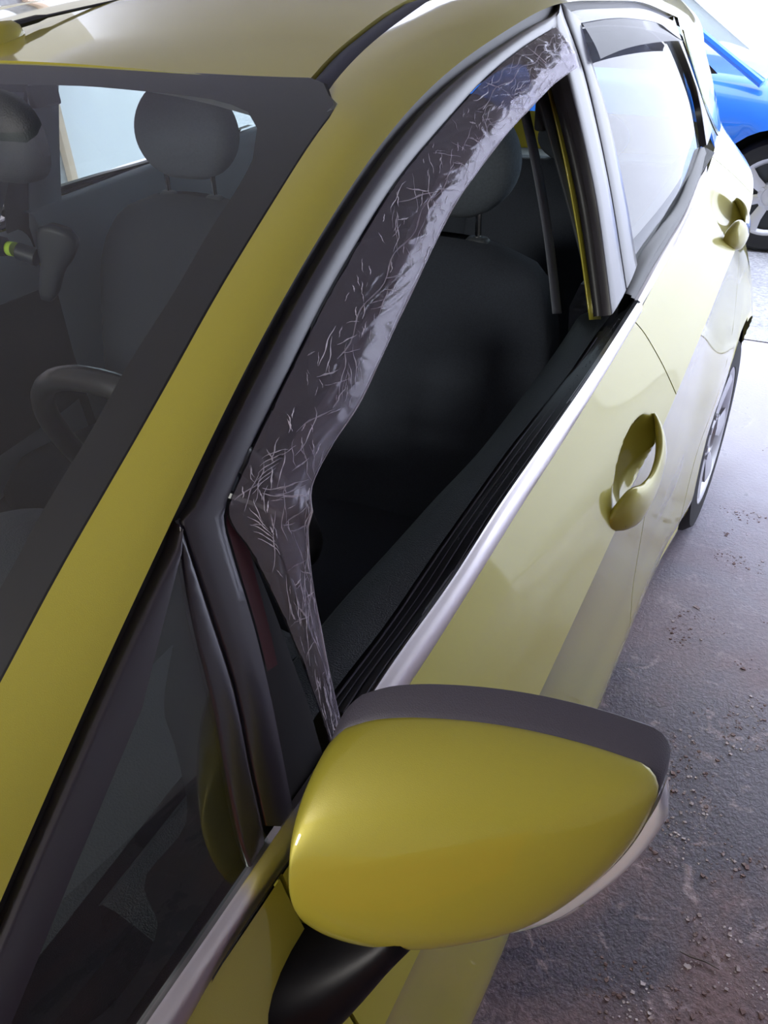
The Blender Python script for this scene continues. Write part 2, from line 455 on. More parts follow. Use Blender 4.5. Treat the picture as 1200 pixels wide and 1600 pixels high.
def side_panel(name, yf, yr, m, parent, s, cols=40, zlo=.10, dent=None, arch=None, lip=.012, fine=(4, 4, 5, 5, 6, 3, 9, 9)):
    """body skin between the front cut yf(z) and the rear cut yr(z)"""
    rows = []
    for i, f in side_rows(fine):
        row = []
        for c in range(cols):
            u = c / (cols - 1)
            y = yf(.5) + u * (yr(.5) - yf(.5))
            for _ in range(4):
                K = side_keys(y)
                z = K[i][0] + f * (K[i + 1][0] - K[i][0])
                y = yf(z) + u * (yr(z) - yf(z))
            z = max(z, zlo)
            x = side_x(y, z)
            if dent:
                x -= dent(y, z)
            row.append(Vector((x * s, y, z)))
        # returned edges, so the panel gaps have depth
        a, b = row[0].copy(), row[-1].copy()
        a.x -= s * lip
        b.x -= s * lip
        rows.append([a] + row + [b])
    V = [p for r in rows for p in r]
    n = len(rows[0])
    F = grid_faces(len(rows), n)
    if arch:
        cy, cz, R = arch
        keep = []
        for f in F:
            if all((V[i].y - cy) ** 2 + (V[i].z - cz) ** 2 < R * R for i in f):
                continue
            keep.append(f)
        F = keep
        for v in V:
            d = math.hypot(v.y - cy, v.z - cz)
            if d < R:
                v.y = cy + (v.y - cy) * R / max(d, 1e-6)
                v.z = cz + (v.z - cz) * R / max(d, 1e-6)
        used = sorted({i for f in F for i in f})
        mp = {i: k for k, i in enumerate(used)}
        V = [V[i] for i in used]
        F = [tuple(mp[i] for i in f) for f in F]
    o = link(name, V, F, m, parent)
    return sharp(o, 22)

def ribbon(name, A, B, m, parent, s=1, n=60, rows=5, crown=0., out=0., t=0., keep_order=True):
    """skin between curves A and B on the greenhouse side, lifted by out, arched by crown along the outward normal"""
    a, b = resample(A, n), resample(B, n)
    R = []
    for k in range(rows):
        w = k / (rows - 1)
        r = []
        for p, q in zip(a, b):
            v = p.lerp(q, w)
            v = v + Vector((.94, 0, .34)) * (out + crown * 4 * w * (1 - w))
            r.append(Vector((v.x * s, v.y, v.z)))
        R.append(r)
    o = grid(name, R, m, parent)
    if t:
        thick(o, t, 0)
    return o

def gpt(y, z, out=0.):
    return Vector((Gx(y, z) + out, y, z))

def shift_in(P, d, ref):
    """move curve P (in the side surface) by d towards ref"""
    out = []
    for i, p in enumerate(P):
        a, b = P[max(i - 1, 0)], P[min(i + 1, len(P) - 1)]
        t = Vector((0, b[1] - a[1], b[2] - a[2])).normalized()
        n = Vector((0, -t.z, t.y))
        if n.dot(Vector((0, ref[0] - p[1], ref[1] - p[2]))) < 0:
            n = -n
        out.append(gpt(p[1] + n.y * d, p[2] + n.z * d))
    return out

# ================================================================== THE LIME CAR
car = thing('hatchback', 'lime green five-door hatchback with its front side window down, seen over its door mirror', 'car', (0, 1.2, 0))
car_children_from = len(COL.objects)

RO = smooth_pts([(p[0], p[1], p[2]) for p in resample(CURVES['rail_outer'], 60)], 4)
RO = [gpt(.10, .878), gpt(.22, .961)] + RO
SE = smooth_pts(resample(CURVES['screen_edge'], 30), 6)
lowe = SE[0] - (SE[6] - SE[0]) * 2.1
DO = smooth_pts(resample(CURVES['ditch_out'], 20), 3)
DI = smooth_pts(resample(CURVES['ditch_in'], 20), 3)
def tail_of(P, xs):
    """carry a roof line back over the rear of the roof"""
    return P + [Vector((x, y, Rz(x, y) - (.004 if y < 2.5 else .004 + .05 * (y - 2.5)))) for x, y in xs]
DO = tail_of(DO, [(.462, 1.6), (.462, 1.9), (.462, 2.3), (.46, 2.7), (.455, 3.0)])
DI = tail_of(DI, [(.432, 1.6), (.432, 1.9), (.432, 2.3), (.43, 2.7), (.425, 3.0)])

def at_y(P, y):
    for a, b in zip(P, P[1:]):
        if a.y <= y <= b.y:
            return a.lerp(b, (y - a.y) / max(b.y - a.y, 1e-9))
    return P[0].lerp(P[1], (y - P[0].y) / (P[1].y - P[0].y)) if y < P[0].y else P[-1].copy()

def build_rail(s):
    inner = [lowe] + SE + DO
    R = [[] for _ in range(9)]
    Lo = resample(RO, 110)
    for i, o in enumerate(Lo):
        y = o.y
        p = at_y(inner, min(y + .055, inner[-1].y))
        n = (Vector((.75, 0, .66)) if y > .9 else Vector((.75, -.25, .60))).normalized()
        for k in range(9):
            w = k / 8
            v = o.lerp(p, w) + n * (p - o).length * (.10 + .22 * min(1, max(0, (y - .5) / .6))) * w * (1 - w) * 1.6
            R[k].append(Vector((v.x * s, v.y, v.z)))
    # inner and outer returns
    R = [[Vector((p.x - s * .012, p.y, p.z - .004)) for p in R[0]]] + R + [[Vector((p.x, p.y + .004, p.z - .014)) for p in R[-1]]]
    return sharp(grid('side_rail', R, M['lime'], car), 50)

def ridge(name, P, r, m, parent, s=1, flat=1., n=8, out=0.):
    return MB().tube([Vector((p.x * s + s * out, p.y, p.z)) for p in P], r, n, flat).build(name, m, parent, ang=80)

for s in (1, -1):
    build_rail(s)
    # seal between rail and door frames
    so = resample(RO, 110)
    si = shift_in(so, .014, (1.4, .9))
    ribbon('door_seal', [p + Vector((-.007, 0, -.002)) for p in so], [p + Vector((-.010, 0, 0)) for p in si], M['rubber'], car, s, 110, 3)

# roof, ditch mouldings, antenna
def build_roof():
    rows = []
    ys = [1.0 + 2.02 * i / 50 for i in range(51)]
    for y in ys:
        e = at_y(DI, max(y, DI[0].y)) if y > DI[0].y else DI[0]
        r = []
        for k in range(41):
            u = -1 + 2 * k / 40
            x = u * (e.x - .001)
            yy = max(y, 1.003 + .022 * u ** 4)
            r.append(Vector((x, yy, Rz(x, yy) - (.06 * (y - 2.5) ** 1 if y > 2.5 else 0) * .8)))
        rows.append(r)
    first = [Vector((p.x, p.y + .001, p.z - .012)) for p in rows[0]]
    rows = [first] + rows
    rows = [[Vector((r[0].x, r[0].y, r[0].z - .010))] + r + [Vector((r[-1].x, r[-1].y, r[-1].z - .010))] for r in rows]
    return sharp(grid('roof_panel', rows, M['lime'], car), 50)
roof = build_roof()
for s in (1, -1):
    a, b = resample(DI, 70), resample(DO, 70)
    R = []
    for w, d in ((0, -.008), (.08, -.003), (.5, -.001), (.92, -.003), (1, -.008)):
        R.append([Vector((p.lerp(q, w).x * s, p.lerp(q, w).y, p.lerp(q, w).z + d)) for p, q in zip(a, b)])
    dm = grid('roof_ditch_moulding', R, M['ditch'], car)
an = MB()
V, F = loft([sellipse((-.045, 1.085 + y, Rz(0, 1.085) + z), a, b, (1, 0, 0), (0, 1, 0), 20, 2) for z, a, b, y in ((-.004, .020, .040, 0), (.006, .019, .036, 0), (.016, .014, .026, .006), (.022, .006, .012, .01))])
an.add(V, F)
ao = an.build('antenna_base', M['lime'], car, ang=70)
MB().tube([(-.045, 1.09, 1.440), (-.045, 1.15, 1.447), (-.045, 1.17, 1.449), (-.045, 1.33, 1.462)], [.0055, .0050, .0022, .0016], 8).build('antenna_mast', M['rubber'], ao)

# windscreen
SCR = resample([lowe] + SE, 41)
def screen_top(x):
    """height at which the screen meets the front edge of the roof"""
    ax = min(abs(x), .497)
    y = 1.003 + .022 * (ax / .495) ** 4 - .003
    lo_, hi_ = 1.30, 1.45
    for _ in range(30):
        m_ = (lo_ + hi_) / 2
        if Wy(ax, m_) < y:
            lo_ = m_
        else:
            hi_ = m_
    z = lo_
    if abs(x) > .497:
        k = min(1, (abs(x) - .497) / .055)
        z = z + (SCR[-1].z + .001 - z) * k * k
    return z
def build_screen():
    rows = []
    for v in range(41):
        e = SCR[v]
        f = max(0, (v - 37) / 3)
        r = []
        for k in range(61):
            u = -1 + 2 * k / 60
            x = u * (e.x - .002)
            z = e.z + (screen_top(x) - SCR[-1].z) * (v / 40) ** 4
            r.append(Vector((x, Wy(x, z), z)))
        rows.append(r)
    return grid('windscreen', rows, M['glass'], car)
ws = build_screen()
# black ceramic band printed inside the screen: two sides and the top
FS = smooth_pts(resample(CURVES['frit_side'], 24), 4)
for s in (1, -1):
    inner = [FS[0] - (FS[5] - FS[0]) * 2.4] + FS
    a = resample([p for p in SCR], 60)
    b = resample(inner, 60)
    R = []
    for w in (0, .25, .5, .75, 1):
        r = []
        for p, q in zip(a, b):
            m_ = p.lerp(q, w)
            r.append(Vector((m_.x * s, Wy(m_.x, m_.z) + .006, m_.z - .001)))
        R.append(r)
    grid('ceramic_band', R, M['frit'], ws)
FT = resample(CURVES['frit_top'], 20)
R = []
for w in (0, .33, .66, 1):
    r = []
    for k in range(41):
        u = -1 + 2 * k / 40
        x = u * .553
        zt = screen_top(x)
        ax = abs(x)
        zl = terp([(0, 1.3915), (.2, 1.3908), (.35, 1.385), (.41, 1.381), (.45, 1.376), (.485, 1.368), (.512, 1.352), (.54, 1.33)], ax)
        z = zt + (zl - zt) * w
        r.append(Vector((x, Wy(x, z) + .006, z - .001)))
    R.append(r)
grid('ceramic_band', R, M['frit'], ws)

# ---------------------------------------------------------------- doors
def f_front(z):
    return terp([(.1, .54), (.3, .515), (.6, .485), (.75, .485), (.82, .492), (.9, .503), (1.0, .53)], z)
def f_mid(z):
    return terp([(.1, 1.56), (.4, 1.555), (.7, 1.545), (.87, 1.528), (.942, 1.514), (.975, 1.506), (1.02, 1.474)], z)
def f_rear(z):
    return terp([(.1, 2.02), (.3, 2.04), (.5, 2.10), (.7, 2.30), (.9, 2.47), (1.05, 2.52)], z)

def bowl(cy, cz, tilt):
    def d(y, z):
        a = (y - cy) * math.cos(tilt) + (z - cz) * math.sin(tilt)
        b = -(y - cy) * math.sin(tilt) + (z - cz) * math.cos(tilt)
        q = (a / .105) ** 2 + (b / .042) ** 2
        return .036 * (1 - q) ** 1.1 if q < 1 else 0
    return d

def handle(name, cy, cz, tilt, parent, s, half=.128):
    """pull handle bridging a finger bowl"""
    ct, st = math.cos(tilt), math.sin(tilt)
    secs = []
    for k in range(33):
        u = -1 + 2 * k / 32
        a = u * half
        y, z = cy + a * ct, cz + a * st
        arch = (1 - abs(u) ** 2.6)
        x = side_x(y, z) - .004 + .030 * arch
        h = terp([(-1, .006), (-.9, .020), (-.62, .032), (-.3, .021), (.3, .017), (.7, .021), (.92, .016), (1, .005)], u)
        t = terp([(-1, .004), (-.8, .012), (-.5, .011), (0, .0065), (.6, .008), (1, .003)], u)
        dz = terp([(-1, .006), (-.6, .004), (0, -.012), (.6, -.006), (1, 0)], u)
        nrm = Vector((.97, 0, .24))
        upv = Vector((-.24, -st, .97 * ct)).normalized()
        c = Vector((x, y, z)) + upv * dz
        ring = sellipse(c, t, h, nrm, upv, 20, 2.4)
        secs.append(flip(ring, s))
    V, F = loft(secs)
    return link(name, V, F, M['lime'], parent)

doors = {}
for s in (1, -1):
    fender = side_panel('front_wing', lambda z: -.78, lambda z: f_front(z) - .004, M['lime'], car, s, 50, arch=(0, .30, .345))
    fd = side_panel('front_door', lambda z: f_front(z), lambda z: f_mid(z) - .0035, M['lime'], car, s, 190, zlo=.24, dent=bowl(1.305, .852, .22), fine=(2, 3, 4, 5, 14, 8, 30, 18))
    rd = side_panel('rear_door', lambda z: f_mid(z), lambda z: f_rear(z) - .004, M['lime'], car, s, 150, zlo=.24, dent=bowl(2.20, .985, .20), fine=(2, 3, 4, 5, 10, 6, 22, 14), arch=(2.489, .30, .37))
    qp = side_panel('rear_quarter_panel', lambda z: f_rear(z), lambda z: 3.10, M['lime'], car, s, 46, arch=(2.489, .30, .345))
    doors[s] = (fd, rd)
    # sill under the doors
    R = []
    for z, dx in ((.235, -.018), (.225, -.004), (.20, -.004), (.17, -.02), (.13, -.07)):
        R.append([Vector(((terp(XS, y) - .010 + dx) * s, y, z)) for y in [.45 + 1.65 * i / 40 for i in range(41)]])
    grid('sill', R, M['lime'], car)
    h = handle('door_handle', 1.305, .842, .235, fd, s)
    h2 = handle('door_handle', 2.20, .977, .10, rd, s)
    if s == 1:
        lock = MB().lathe([(.0001, .0), (.0028, 0), (.0028, -.004)], (side_x(1.20, .812) + .0135, 1.200, .812), 'X', 16).build('lock_cylinder', M['dark'], fd)

    # chrome waist strip, with the dark joint under it and the rubber wiper above
    ci = smooth_pts(resample([Vector(p) for p in CURVES['chrome_in']], 40), 3)
    co = smooth_pts(resample([Vector(p) for p in CURVES['chrome_out']], 40), 3)
    ci = [ci[0] + (ci[0] - ci[4]) * .9] + ci
    co = [co[0] + (co[0] - co[4]) * .9] + co
    def strip(A, B, name, m, parent, prof, n=80):
        a, b = resample(A, n), resample(B, n)
        R = []
        for w, d in prof:
            R.append([Vector(((p.lerp(q, w).x + d) * s, p.lerp(q, w).y, p.lerp(q, w).z + d * .35)) for p, q in zip(a, b)])
        return sharp(grid(name, R, m, parent), 60)
    strip(co, ci, 'chrome_waist_strip', M['chrome'], fd, ((0, -.004), (0, .003), (.12, .0062), (.5, .0078), (.8, .0070), (.9, .0040), (1, .0035), (1, -.004)))
    strip([p + Vector((.002, 0, -.005)) for p in co], co, 'joint', M['rubber'], fd, ((0, 0), (1, -.001)))
    # wiper seal lips inside the chrome
    lo = [Vector(p) for p in CURVES['chrome_in']]
    sa = resample(lo[3:], 60)
    sb = resample([Vector((.730, p[1], p[2] + .004)) for p in CURVES['seal_inner']], 60)
    pr = ((0, .001), (.10, .003), (.20, .0025), (.26, -.005), (.36, -.006), (.42, .003), (.48, .0045), (.56, .003), (.60, -.004), (.66, -.004), (.70, .003), (.76, .003), (.80, -.009), (.90, -.009), (.94, .005), (1, .005), (1, -.008))
    ws_ = strip(sa, sb, 'window_wiper_seal', M['rubber'], fd, pr)
    for w_, r_ in ((.17, .0006), (.49, .0008), (.73, .0006), (.965, .0011)):
        MB().tube([Vector(((p.lerp(q, w_).x + .0045) * s, p.lerp(q, w_).y, p.lerp(q, w_).z + .0018)) for p, q in zip(sa, sb)], r_, 6).build('seal_lip', M['bezel'], ws_)
    if s == 1:
        # grit lying in the seal
        g = MB()
        rr = random.Random(4)
        for k in range(110):
            w = .3 + .7 * rr.random()
            i = int(w * 58)
            q = sa[i].lerp(sb[i], rr.choice((.30, .34, .38, .5)) + rr.uniform(-.03, .03)) + Vector((.001, rr.uniform(-.01, .01), .0025))
            r_ = rr.uniform(.0004, .0010)
            g.box(q, (r_, r_ * 1.6, r_), Matrix.Rotation(rr.uniform(0, 3), 3, 'Z'))
        go = g.build('grit', M['belt'], fd, smooth=False)
        go['kind'] = 'stuff'
    # inner door trim
    ti = [Vector((p[0], p[1], p[2])) for p in CURVES['trim_inner']]
    ti = [Vector((.672, .40, .915)), Vector((.670, .60, .930))] + ti
    ti = smooth_pts(resample(ti, 40), 5)
    so_ = resample([Vector((.731, .40, .908))] + [Vector((.731, p[1], p[2] + .003)) for p in CURVES['seal_inner']] + [Vector((.728, 1.5, .998))], 40)
    R = []
    for w, dz in ((0, .004), (.08, .006), (.35, .010), (.65, .012), (.88, .008), (1, .0), (1.12, -.03), (1.15, -.12), (1.0, -.3), (1.3, -.5)):
        R.append([Vector((p.lerp(q, w).x * s, p.lerp(q, w).y, p.lerp(q, w).z + dz)) for p, q in zip(so_, ti)])
    sharp(grid('door_trim', R, M['trim'] if s > 0 else M['pillar'], fd), 60)  # far door takes the paler grey to stand for light on it
    # rear door inner trim
    R = []
    for x, z in ((.722, 1.035), (.70, 1.045), (.665, 1.04), (.65, 1.0), (.66, .7), (.64, .4)):
        R.append([Vector(((x - .05 * max(0, y - 1.9)) * s, y, z + .05 * (y - 1.6))) for y in [1.52 + .9 * i / 12 for i in range(13)]])
    grid('door_trim', R, M['trim'] if s > 0 else M['pillar'], rd)  # far side paler again, its light put into the colour

    # ---- window frames (satin black)
    ot = resample([gpt(p.y, p.z) for p in shift_in(resample([q for q in RO if q.y > .562] , 60), .011, (1.2, .9))], 60)
    bs = [Vector(p) for p in CURVES['b_seam']]
    ds = [Vector(p) for p in CURVES['door_seam']]
    ot = [p for p in ot if ds[-1].y + .004 < p.y < 1.512]
    outer = ds[:-1] + [ds[-1]] + ot + bs[1:]
    def seg(A, n):
        return resample(A, n)
    O = seg(ds, 20)[:-1] + seg([ds[-1]] + ot + [Vector(bs[0]) - Vector((0, 0, .006))], 70)[:-1] + seg(bs, 26)
    I = seg([Vector(p) for p in CURVES['opening_front']], 20)[:-1] + seg([Vector(p) for p in CURVES['opening_top']], 70)[:-1] + seg([Vector(p) for p in CURVES['opening_rear']], 26)
    I = smooth_pts(I, 1)
    def frame(name, O, I, m, parent, prof):
        R = []
        for w, d in prof:
            R.append([Vector(((p.lerp(q, w).x + d) * s, p.lerp(q, w).y, p.lerp(q, w).z + d * .3)) for p, q in zip(O, I)])
        return sharp(grid(name, R, m, parent), 50)
    fr = frame('window_frame', O, I, M['frame'], fd, ((0, -.014), (0, 0), (.04, .0010), (.35, .0020), (.7, .0020), (.97, .0012), (1, 0), (1, -.016), (.9, -.028)))
    # black run channel inside the opening
    I2 = [gpt(p.y + (1.05 - p.y) * .006, p.z + (1.12 - p.z) * .02) for p in I]
    frame('glass_run_seal', I, I2, M['rubber'], fd, ((0, -.012), (1, -.016), (1, -.024), (0, -.026)))

    # ---- rear door frame
    rof = [gpt(p.y, p.z) for p in shift_in([q for q in resample(RO, 120) if 1.53 < q.y < 2.335], .011, (1.8, .9))]
    rs = [Vector(p) for p in CURVES['rear_seam']]
    rb = [Vector((p[0], p[1] + .004, p[2])) for p in CURVES['b_seam']][::-1]
    O = seg(rb, 26)[:-1] + seg([rb[-1]] + rof + [rs[0]], 50)[:-1] + seg([gpt(p.y, p.z) for p in rs], 20)
    I = seg([Vector(p) for p in CURVES['rear_open_front']][::-1], 26)[:-1] + seg([Vector(p) for p in CURVES['rear_open_top']], 50)[:-1] + seg([Vector(CURVES['rear_open_top'][-1])] + [Vector(p) for p in CURVES['rear_open_rear']], 20)
    frame('window_frame', O, I, M['frame'], rd, ((0, -.014), (0, 0), (.04, .0010), (.35, .0020), (.7, .0020), (.97, .0012), (1, 0), (1, -.014)))
    # rear waist strip
    strip([Vector(p) for p in CURVES['rear_strip_out']], [Vector(p) for p in CURVES['rear_strip_in']], 'chrome_waist_strip', M['chrome'], rd, ((0, -.004), (0, .003), (.15, .006), (.42, .006), (.46, .001)))
    strip([Vector(p) for p in CURVES['rear_strip_out']], [Vector(p) for p in CURVES['rear_strip_in']], 'window_wiper_seal', M['rubber'], rd, ((.44, .000), (.55, .004), (.70, .001), (.8, .005), (1, .001), (1.05, -.012)))
    # rear door glass
    loE = resample([Vector(p) for p in CURVES['rear_open_low']], 30)
    upE = resample([Vector(p) for p in CURVES['rear_open_top']] + [Vector(CURVES['rear_open_rear'][1])], 30)
    R = []
    for k in range(14):
        w = -.05 + 1.08 * k / 13
        r = []
        for p, q in zip(loE, upE):
            v = p.lerp(q, w)
            r.append(Vector(((Gx(v.y, v.z) - .012) * s, v.y, v.z)))
        R.append(r)
    grid('door_glass', R, M['sideglass'], rd)
    # fixed rear quarter glass and its surround
    qg = [gpt(p[1], p[2]) for p in CURVES['quarter_glass']]
    cen = sum(qg, Vector()) / len(qg)
    ringO = resample(qg + [qg[0]], 60)[:-1]
    R = [[Vector(((Gx(p.y, p.z) + .004) * s, p.y, p.z)) for p in ringO]]
    for w in (.3, .6, .9):
        R.append([Vector(((Gx(q.y, q.z) + .004) * s, q.y, q.z)) for q in (p.lerp(cen, w) for p in ringO)])
    V, F = loft(R, False)
    F.append(tuple(range(3 * 59, 4 * 59)))
    link('quarter_glass', V, F, M['sideglass'], car)
    # rear pillar skin around the quarter glass, from the waist up to the roof rail
    tail = [q for q in resample(RO, 160) if q.y > 2.36] + [Vector((0, 3.02, 1.19)), Vector((0, 3.09, 1.10))]
    R = [[] for _ in range(12)]
    for i in range(40):
        y = 2.40 + .69 * i / 39
        zt, zb_ = at_y(tail, y).z, terp(ZB, y)
        for k in range(12):
            z = zb_ + (zt - zb_) * k / 11
            yy = max(y, 2.365 + max(0, (1.36 - z)) * .95 if z > 1.1 else 2.61 + (1.1 - z) * .3)
            R[k].append(Vector((Gx(yy, z) * s, yy, z)))
    grid('rear_pillar', R, M['lime'], car)
    qs = resample(shift_in(qg + [qg[0]], -.012, (2.75, 1.17)), 60)
    link('quarter_surround', [Vector(((Gx(p.y, p.z) + .002) * s, p.y, p.z)) for p in qs[:-1]] + [Vector(((Gx(cen.y, cen.z) - .03) * s, cen.y, cen.z))], [(i, (i + 1) % 59, 59) for i in range(59)], M['frame'], car)

    # ---- front fixed quarter window: black surround and glass
    apex = Vector(CURVES['door_seam'][-1])
    bot = resample([q for q in ci if q.y < .53], 30)
    fs = resample([Vector((ds[0].x, ds[0].y - .004, ds[0].z - .02))] + [Vector((p.x, p.y - .004, p.z)) for p in ds], 30)
    lft = shift_in([q for q in resample(RO, 200) if .12 < q.y < .56], .011, (.6, .9))
    lft = resample(lft + [Vector((apex.x, apex.y - .004, apex.z - .003))], 30)
    R = []
    for k in range(16):
        w = k / 15
        R.append([Vector(((Gx(p.lerp(q, w).y, p.lerp(q, w).z) - .001) * s, p.lerp(q, w).y, p.lerp(q, w).z)) for p, q in zip(lft, [gpt(x.y, x.z) for x in resample([gpt(.10, .848)] + bot[:1] + bot + fs, 30)])])
    # surround: a band of even width along the pillar; glass over the whole triangle, set back a little
    sa_ = lft
    sb_ = [gpt(p.y + (q.y - p.y) * t_, p.z + (q.z - p.z) * t_) for p, q, t_ in ((p, q, min(1, (29 - i) / 7)) for i, (p, q) in enumerate(zip(lft, shift_in(lft, .026, (.55, .95)))))]
    surr = [[Vector(((p.lerp(q, w).x + d) * s, p.lerp(q, w).y, p.lerp(q, w).z)) for p, q in zip(sa_, sb_)] for w, d in ((0, -.010), (0, .001), (.08, .0025), (.5, .0035), (.93, .003), (1, .001), (1, -.003))]
    sharp(grid('quarter_window_surround', surr, M['frame'], car), 50)
    qw = grid('quarter_window', R, M['sideglass'], car)
    # door-side upright of that surround
    a = resample([Vector((ds[0].x - .002, ds[0].y - .006, ds[0].z - .04))] + [Vector((p.x, p.y - .004, p.z)) for p in ds], 20)
    b = [gpt(p.y - (.022 if i < 19 else .0) * (1 - (i / 19) ** 4), p.z - .001) for i, p in enumerate(a)]
    R2 = [[Vector(((p.lerp(q, w).x + d) * s, p.lerp(q, w).y, p.lerp(q, w).z)) for p, q in zip(a, b)] for w, d in ((0, -.010), (0, .0005), (.1, .0015), (.9, .0015), (1, .0005), (1, -.006))]
    grid('quarter_window_upright', R2, M['frame'], car)
    # ceramic edge of the quarter glass
    cl = [gpt(p[1], p[2]) for p in CURVES['front_glass_clear']]
    ring_in = resample(cl + [cl[0]], 60)[:-1]
    c0 = sum(ring_in, Vector()) / 59
    def tri_ray(p):
        d = Vector((0, p.y - c0.y, p.z - c0.z)).normalized()
        poly = [Vector((0, .10, .853)), Vector((0, .545, .935)), Vector((0, .558, 1.158)), Vector((0, .33, 1.022)), Vector((0, .18, .925))]
        best = .4
        for i in range(len(poly)):
            a_, b_ = poly[i], poly[(i + 1) % len(poly)]
            ex, ey = b_.y - a_.y, b_.z - a_.z
            den = d.y * ey - d.z * ex
            if abs(den) < 1e-9:
                continue
            t = ((a_.y - c0.y) * ey - (a_.z - c0.z) * ex) / den
            u = ((a_.y - c0.y) * d.z - (a_.z - c0.z) * d.y) / den
            if t > 0 and -1e-6 <= u <= 1 + 1e-6:
                best = min(best, t)
        return Vector((0, c0.y + d.y * best, c0.z + d.z * best))
    ring_out = [tri_ray(p) for p in ring_in]
    R = [[Vector(((Gx(p.y, p.z) - .0055) * s, p.y, p.z)) for p in [a_.lerp(b_, w) for a_, b_ in zip(ring_in, ring_out)]] for w in (0, .5, 1)]
    V, F = loft(R, False)
    link('ceramic_edge', V, F, M['frit'], qw)
    # rubber seam line between surround and door
    ridge('seam_gasket', [Vector((p.x - .006, p.y, p.z)) for p in ds], .003, M['rubber'], car, s)

# ---------------------------------------------------------------- door mirror
SEAM = [(0.7966, 0.5668, 1.0077), (0.8151, 0.5772, 1.0155), (0.8366, 0.5873, 1.0192), (0.8582, 0.5964, 1.0204), (0.8795, 0.6049, 1.0203), (0.9012, 0.6131, 1.0191), (0.9233, 0.621, 1.0166), (0.9455, 0.6283, 1.0129), (0.9676, 0.6353, 1.0082), (0.9892, 0.6416, 1.0024), (1.0085, 0.6467, 0.9953), (1.0187, 0.6445, 0.9795), (1.0164, 0.6338, 0.9556), (1.0105, 0.6234, 0.9354), (1.0016, 0.6122, 0.9164), (0.9906, 0.601, 0.8995), (0.978, 0.5896, 0.8835), (0.9652, 0.5786, 0.8708), (0.948, 0.5679, 0.8593), (0.9276, 0.5562, 0.8504), (0.9076, 0.5454, 0.8434), (0.8871, 0.5351, 0.8395), (0.8658, 0.5259, 0.8384), (0.8432, 0.5178, 0.8408), (0.8224, 0.512, 0.8471), (0.8056, 0.5087, 0.8586), (0.7965, 0.5142, 0.8774), (0.7919, 0.5214, 0.8991), (0.7889, 0.5304, 0.9245), (0.7867, 0.5397, 0.9501), (0.7853, 0.548, 0.9722), (0.7859, 0.5577, 0.9935)]
SM = resample(SEAM + [SEAM[0]], 97)[:-1]
MC = Vector((.80, 0, .945))
def seam_y(x, z):
    return .645 + .4 * (x - 1) + .4 * (z - 1)
def build_mirror(s):
    rows = []
    for k in range(26):
        t = k / 25
        f = math.cos(t * math.pi / 2)
        g = .066 * max(0., 1 - f ** 1.87) ** (1 / 1.8)
        r = []
        for p in SM:
            x, z = MC.x + (p.x - MC.x) * f, MC.z + (p.z - MC.z) * f
            r.append(Vector((x * s, seam_y(x, z) - g, z)))
        rows.append(r)
    lip = [Vector((p.x * s, seam_y(p.x, p.z) + .004, p.z)).lerp(Vector((.9 * s, .6, .93)), .015) for p in SM]
    V, F = loft([lip] + rows, False)
    cap = link('door_mirror', V, F, M['lime'], car)
    sharp(cap, 60)
    # black bezel behind the painted cap
    nrm = Vector((-.25, .88, -.05))
    def off(p, d, grow):
        c = Vector((.90, .58, .93))
        q = p + Vector((0, d, 0)) + (p - c).normalized() * grow
        return q
    R = []
    for d, gr in ((.0, -.004), (.0015, -.001), (.006, .0005), (.020, .0015), (.027, .0005), (.030, -.003), (.030, -.012), (.018, -.016), (.016, -.05)):
        R.append([Vector((off(p, d, gr).x * s, off(p, d, gr).y, off(p, d, gr).z + (.012 * d / .03 if p.z > .95 else 0))) for p in SM])
    V, F = loft(R, False)
    sharp(link('bezel', V, F, M['bezel'], cap), 50)
    R = []
    for w in (.15, .5, 1):
        R.append([Vector(((p.x + (.895 - p.x) * w) * s, (p.y + (.585 - p.y) * w) + .019, p.z + (.93 - p.z) * w)) for p in SM])
    V, F = loft(R, False)
    link('mirror_glass', V, F, M['mirror'], cap)
    # clear side lamp running round the outer lower edge
    seg_ = SM[33:62]
    def lens_pt(p, i, a, lift):
        c = Vector((.88, .58, .94))
        n_ = len(seg_)
        w = min(1, i / 3, (n_ - 1 - i) / 9)
        o = (p - c)
        o.y = 0
        o.normalize()
        return p + o * (.0025 + lift * w) + Vector((0, a, 0))
    R = []
    for a, l in ((-.002, -.002), (-.001, .0045), (.003, .0085), (.011, .0110), (.020, .0095), (.025, .000)):
        R.append([Vector((lens_pt(p, i, a, l).x * s, lens_pt(p, i, a, l).y, lens_pt(p, i, a, l).z)) for i, p in enumerate(seg_)])
    grid('side_lamp_lens', R, M['lens'], cap)
    R = []
    for a, l in ((.000, .0062), (.004, .0100), (.010, .0122), (.015, .0115)):
        R.append([Vector((lens_pt(p, i + 3, a, l).x * s, lens_pt(p, i + 3, a, l).y, lens_pt(p, i + 3, a, l).z)) for i, p in enumerate(seg_[15:24])])
    grid('side_lamp_reflector', R, M['white'], cap)
    # glossy black foot joining the head to the door
    secs = []
    for k in range(14):
        w = k / 13
        c = Vector((.765, .455, .770)).lerp(Vector((.862, .545, .868)), w)
        c.z -= .022 * math.sin(math.pi * w) * .6
        a = .088 + (.058 - .088) * w
        b = .075 + (.030 - .075) * min(1, w * 1.15)
        secs.append(flip(sellipse(c, a * .80, b * .80, Vector((-.30, .95, .0)).normalized(), Vector((-.35, 0, .93)).normalized(), 28, 2.3), s))
    V, F = loft(secs)
    link('mirror_foot', V, F, mat('foot_plastic', (.005, .005, .007), .4, spec=.15), cap)
    MB().box((.884 * s, .548, .838), (.028, .02, .006), Matrix.Rotation(.2, 3, 'Z')).build('foot_cover', M['red'], cap, bevel=.002)
    return cap
for s in (1, -1):
    build_mirror(s)

